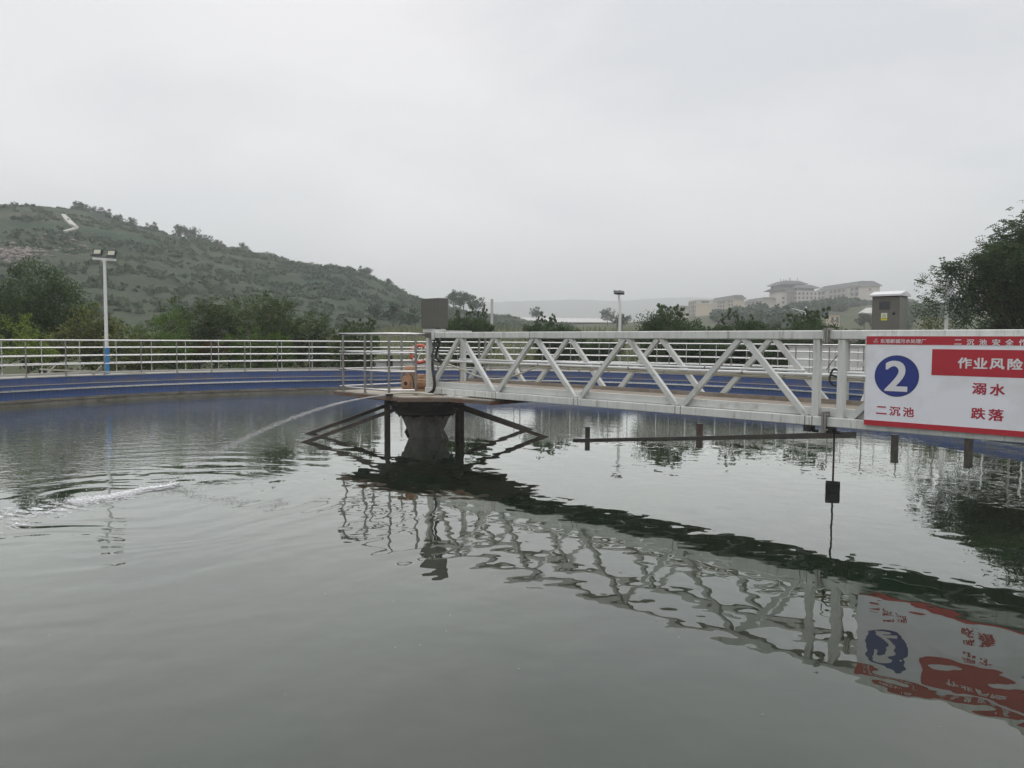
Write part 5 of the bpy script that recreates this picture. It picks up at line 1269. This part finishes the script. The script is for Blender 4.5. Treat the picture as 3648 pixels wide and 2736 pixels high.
# retaining wall, gatehouse, name wall, long shed
def terrace(name, label, px0, px1, Y, t_py, b_py, m='bw', cat='wall', openings=0, d=3.0, roof=None):
    a, b = at(px0, t_py, Y), at(px1, t_py, Y); zb = at(px0, b_py, Y).z - 1
    rt_ = tag(empty(name, (a.x, Y, zb)), label, cat)
    MB().box(0, b.x-a.x, 0, d, -3, a.z-zb).build('wall', M[m], rt_)
    for k in range(openings):
        x = (k+.3)*(b.x-a.x)/openings; MB().box(x, x+(b.x-a.x)/openings*.45, -.06, -.004, (a.z-zb)*.35, (a.z-zb)*.78).build('window', M['bgrey'], rt_)
    if roof: mb = MB(); hip_roof(mb, 0, b.x-a.x, 0, d, a.z-zb+.02, roof, .5); mb.build('roof', M['broof'], rt_)
    return rt_
terrace('terrace_wall', 'long pale two level terrace building below the tallest campus building, partly hidden by trees', 2640, 2835, 345, 1105, 1130, openings=9)
terrace('name_wall', 'small pale name wall on the slope right of the hazy curved lamp', 2872, 2920, 250, 1103, 1117, d=.6)
terrace('gatehouse', 'tan gatehouse with dark flat roof left of the grey cabinet', 2957, 2992, 200, 1119, 1153, m='btan', cat='gatehouse', roof=.35, openings=2)
terrace('retaining_wall', 'dark low retaining wall on the slope behind the gatehouse', 2850, 3100, 260, 1119, 1126, m='bgrey', d=.6)
def shed():
    a, b = at(1852, 1146, 280), at(2195, 1150, 280)
    rt_ = tag(empty('long_shed', (a.x, 280, a.z)), 'long low shed with plain white roof on the far bank', 'shed')
    mb = MB(); w = b.x-a.x
    mb.add([(0,0,0),(w,0,0),(w-1.2,6,1.55),(0,6,1.75),(0,0,-.2),(w,0,-.2),(w,12,-.2),(0,12,-.2),(w,12,0),(0,12,0)], [(0,1,2,3),(4,5,1,0),(2,8,9,3),(1,5,6,8),(1,8,2),(0,9,7,4),(0,3,9),(7,6,5,4),(6,7,9,8)])
    mb.build('roof', mat('white_sheet_roof', (.44,.435,.42), .6, var=.03, vscale=.1), rt_)
    MB().box(.6, w-.6, 1, 11, -6, -.202).build('wall', M['bgrey'], rt_)
shed()
# pale staircase on the far slope right, a strip of dark wall with small pale boxes
pa, pb = at(3080, 1150, 240), at(3108, 1118, 262)
o = MB().bar((pa.x, pa.y, ground_z(pa.x, pa.y)+.4), (pb.x, pb.y, max(pb.z, ground_z(pb.x, pb.y)+.6)), 4.0, .5).build('stairway', M['path']); tag(o, 'pale stairway on the grassy slope left of the grey cabinet', 'stairway')

# ================================================================== HAZE
def haze():
    o = MB().box(-2600, 2600, -300, 2750, -3.2, 215).build('haze', M['white'])
    m = bpy.data.materials.new('haze_air'); m.use_nodes = True; t = m.node_tree; t.nodes.clear()
    ou = t.nodes.new('ShaderNodeOutputMaterial'); pv = t.nodes.new('ShaderNodeVolumePrincipled')
    pv.inputs['Color'].default_value = (.97, .985, 1.0, 1); pv.inputs['Density'].default_value = HAZE; pv.inputs['Anisotropy'].default_value = .75
    t.links.new(pv.outputs[0], ou.inputs['Volume'])
    o.data.materials.clear(); o.data.materials.append(m); tag(o, kind='stuff')
HAZE = 0.0011
haze()
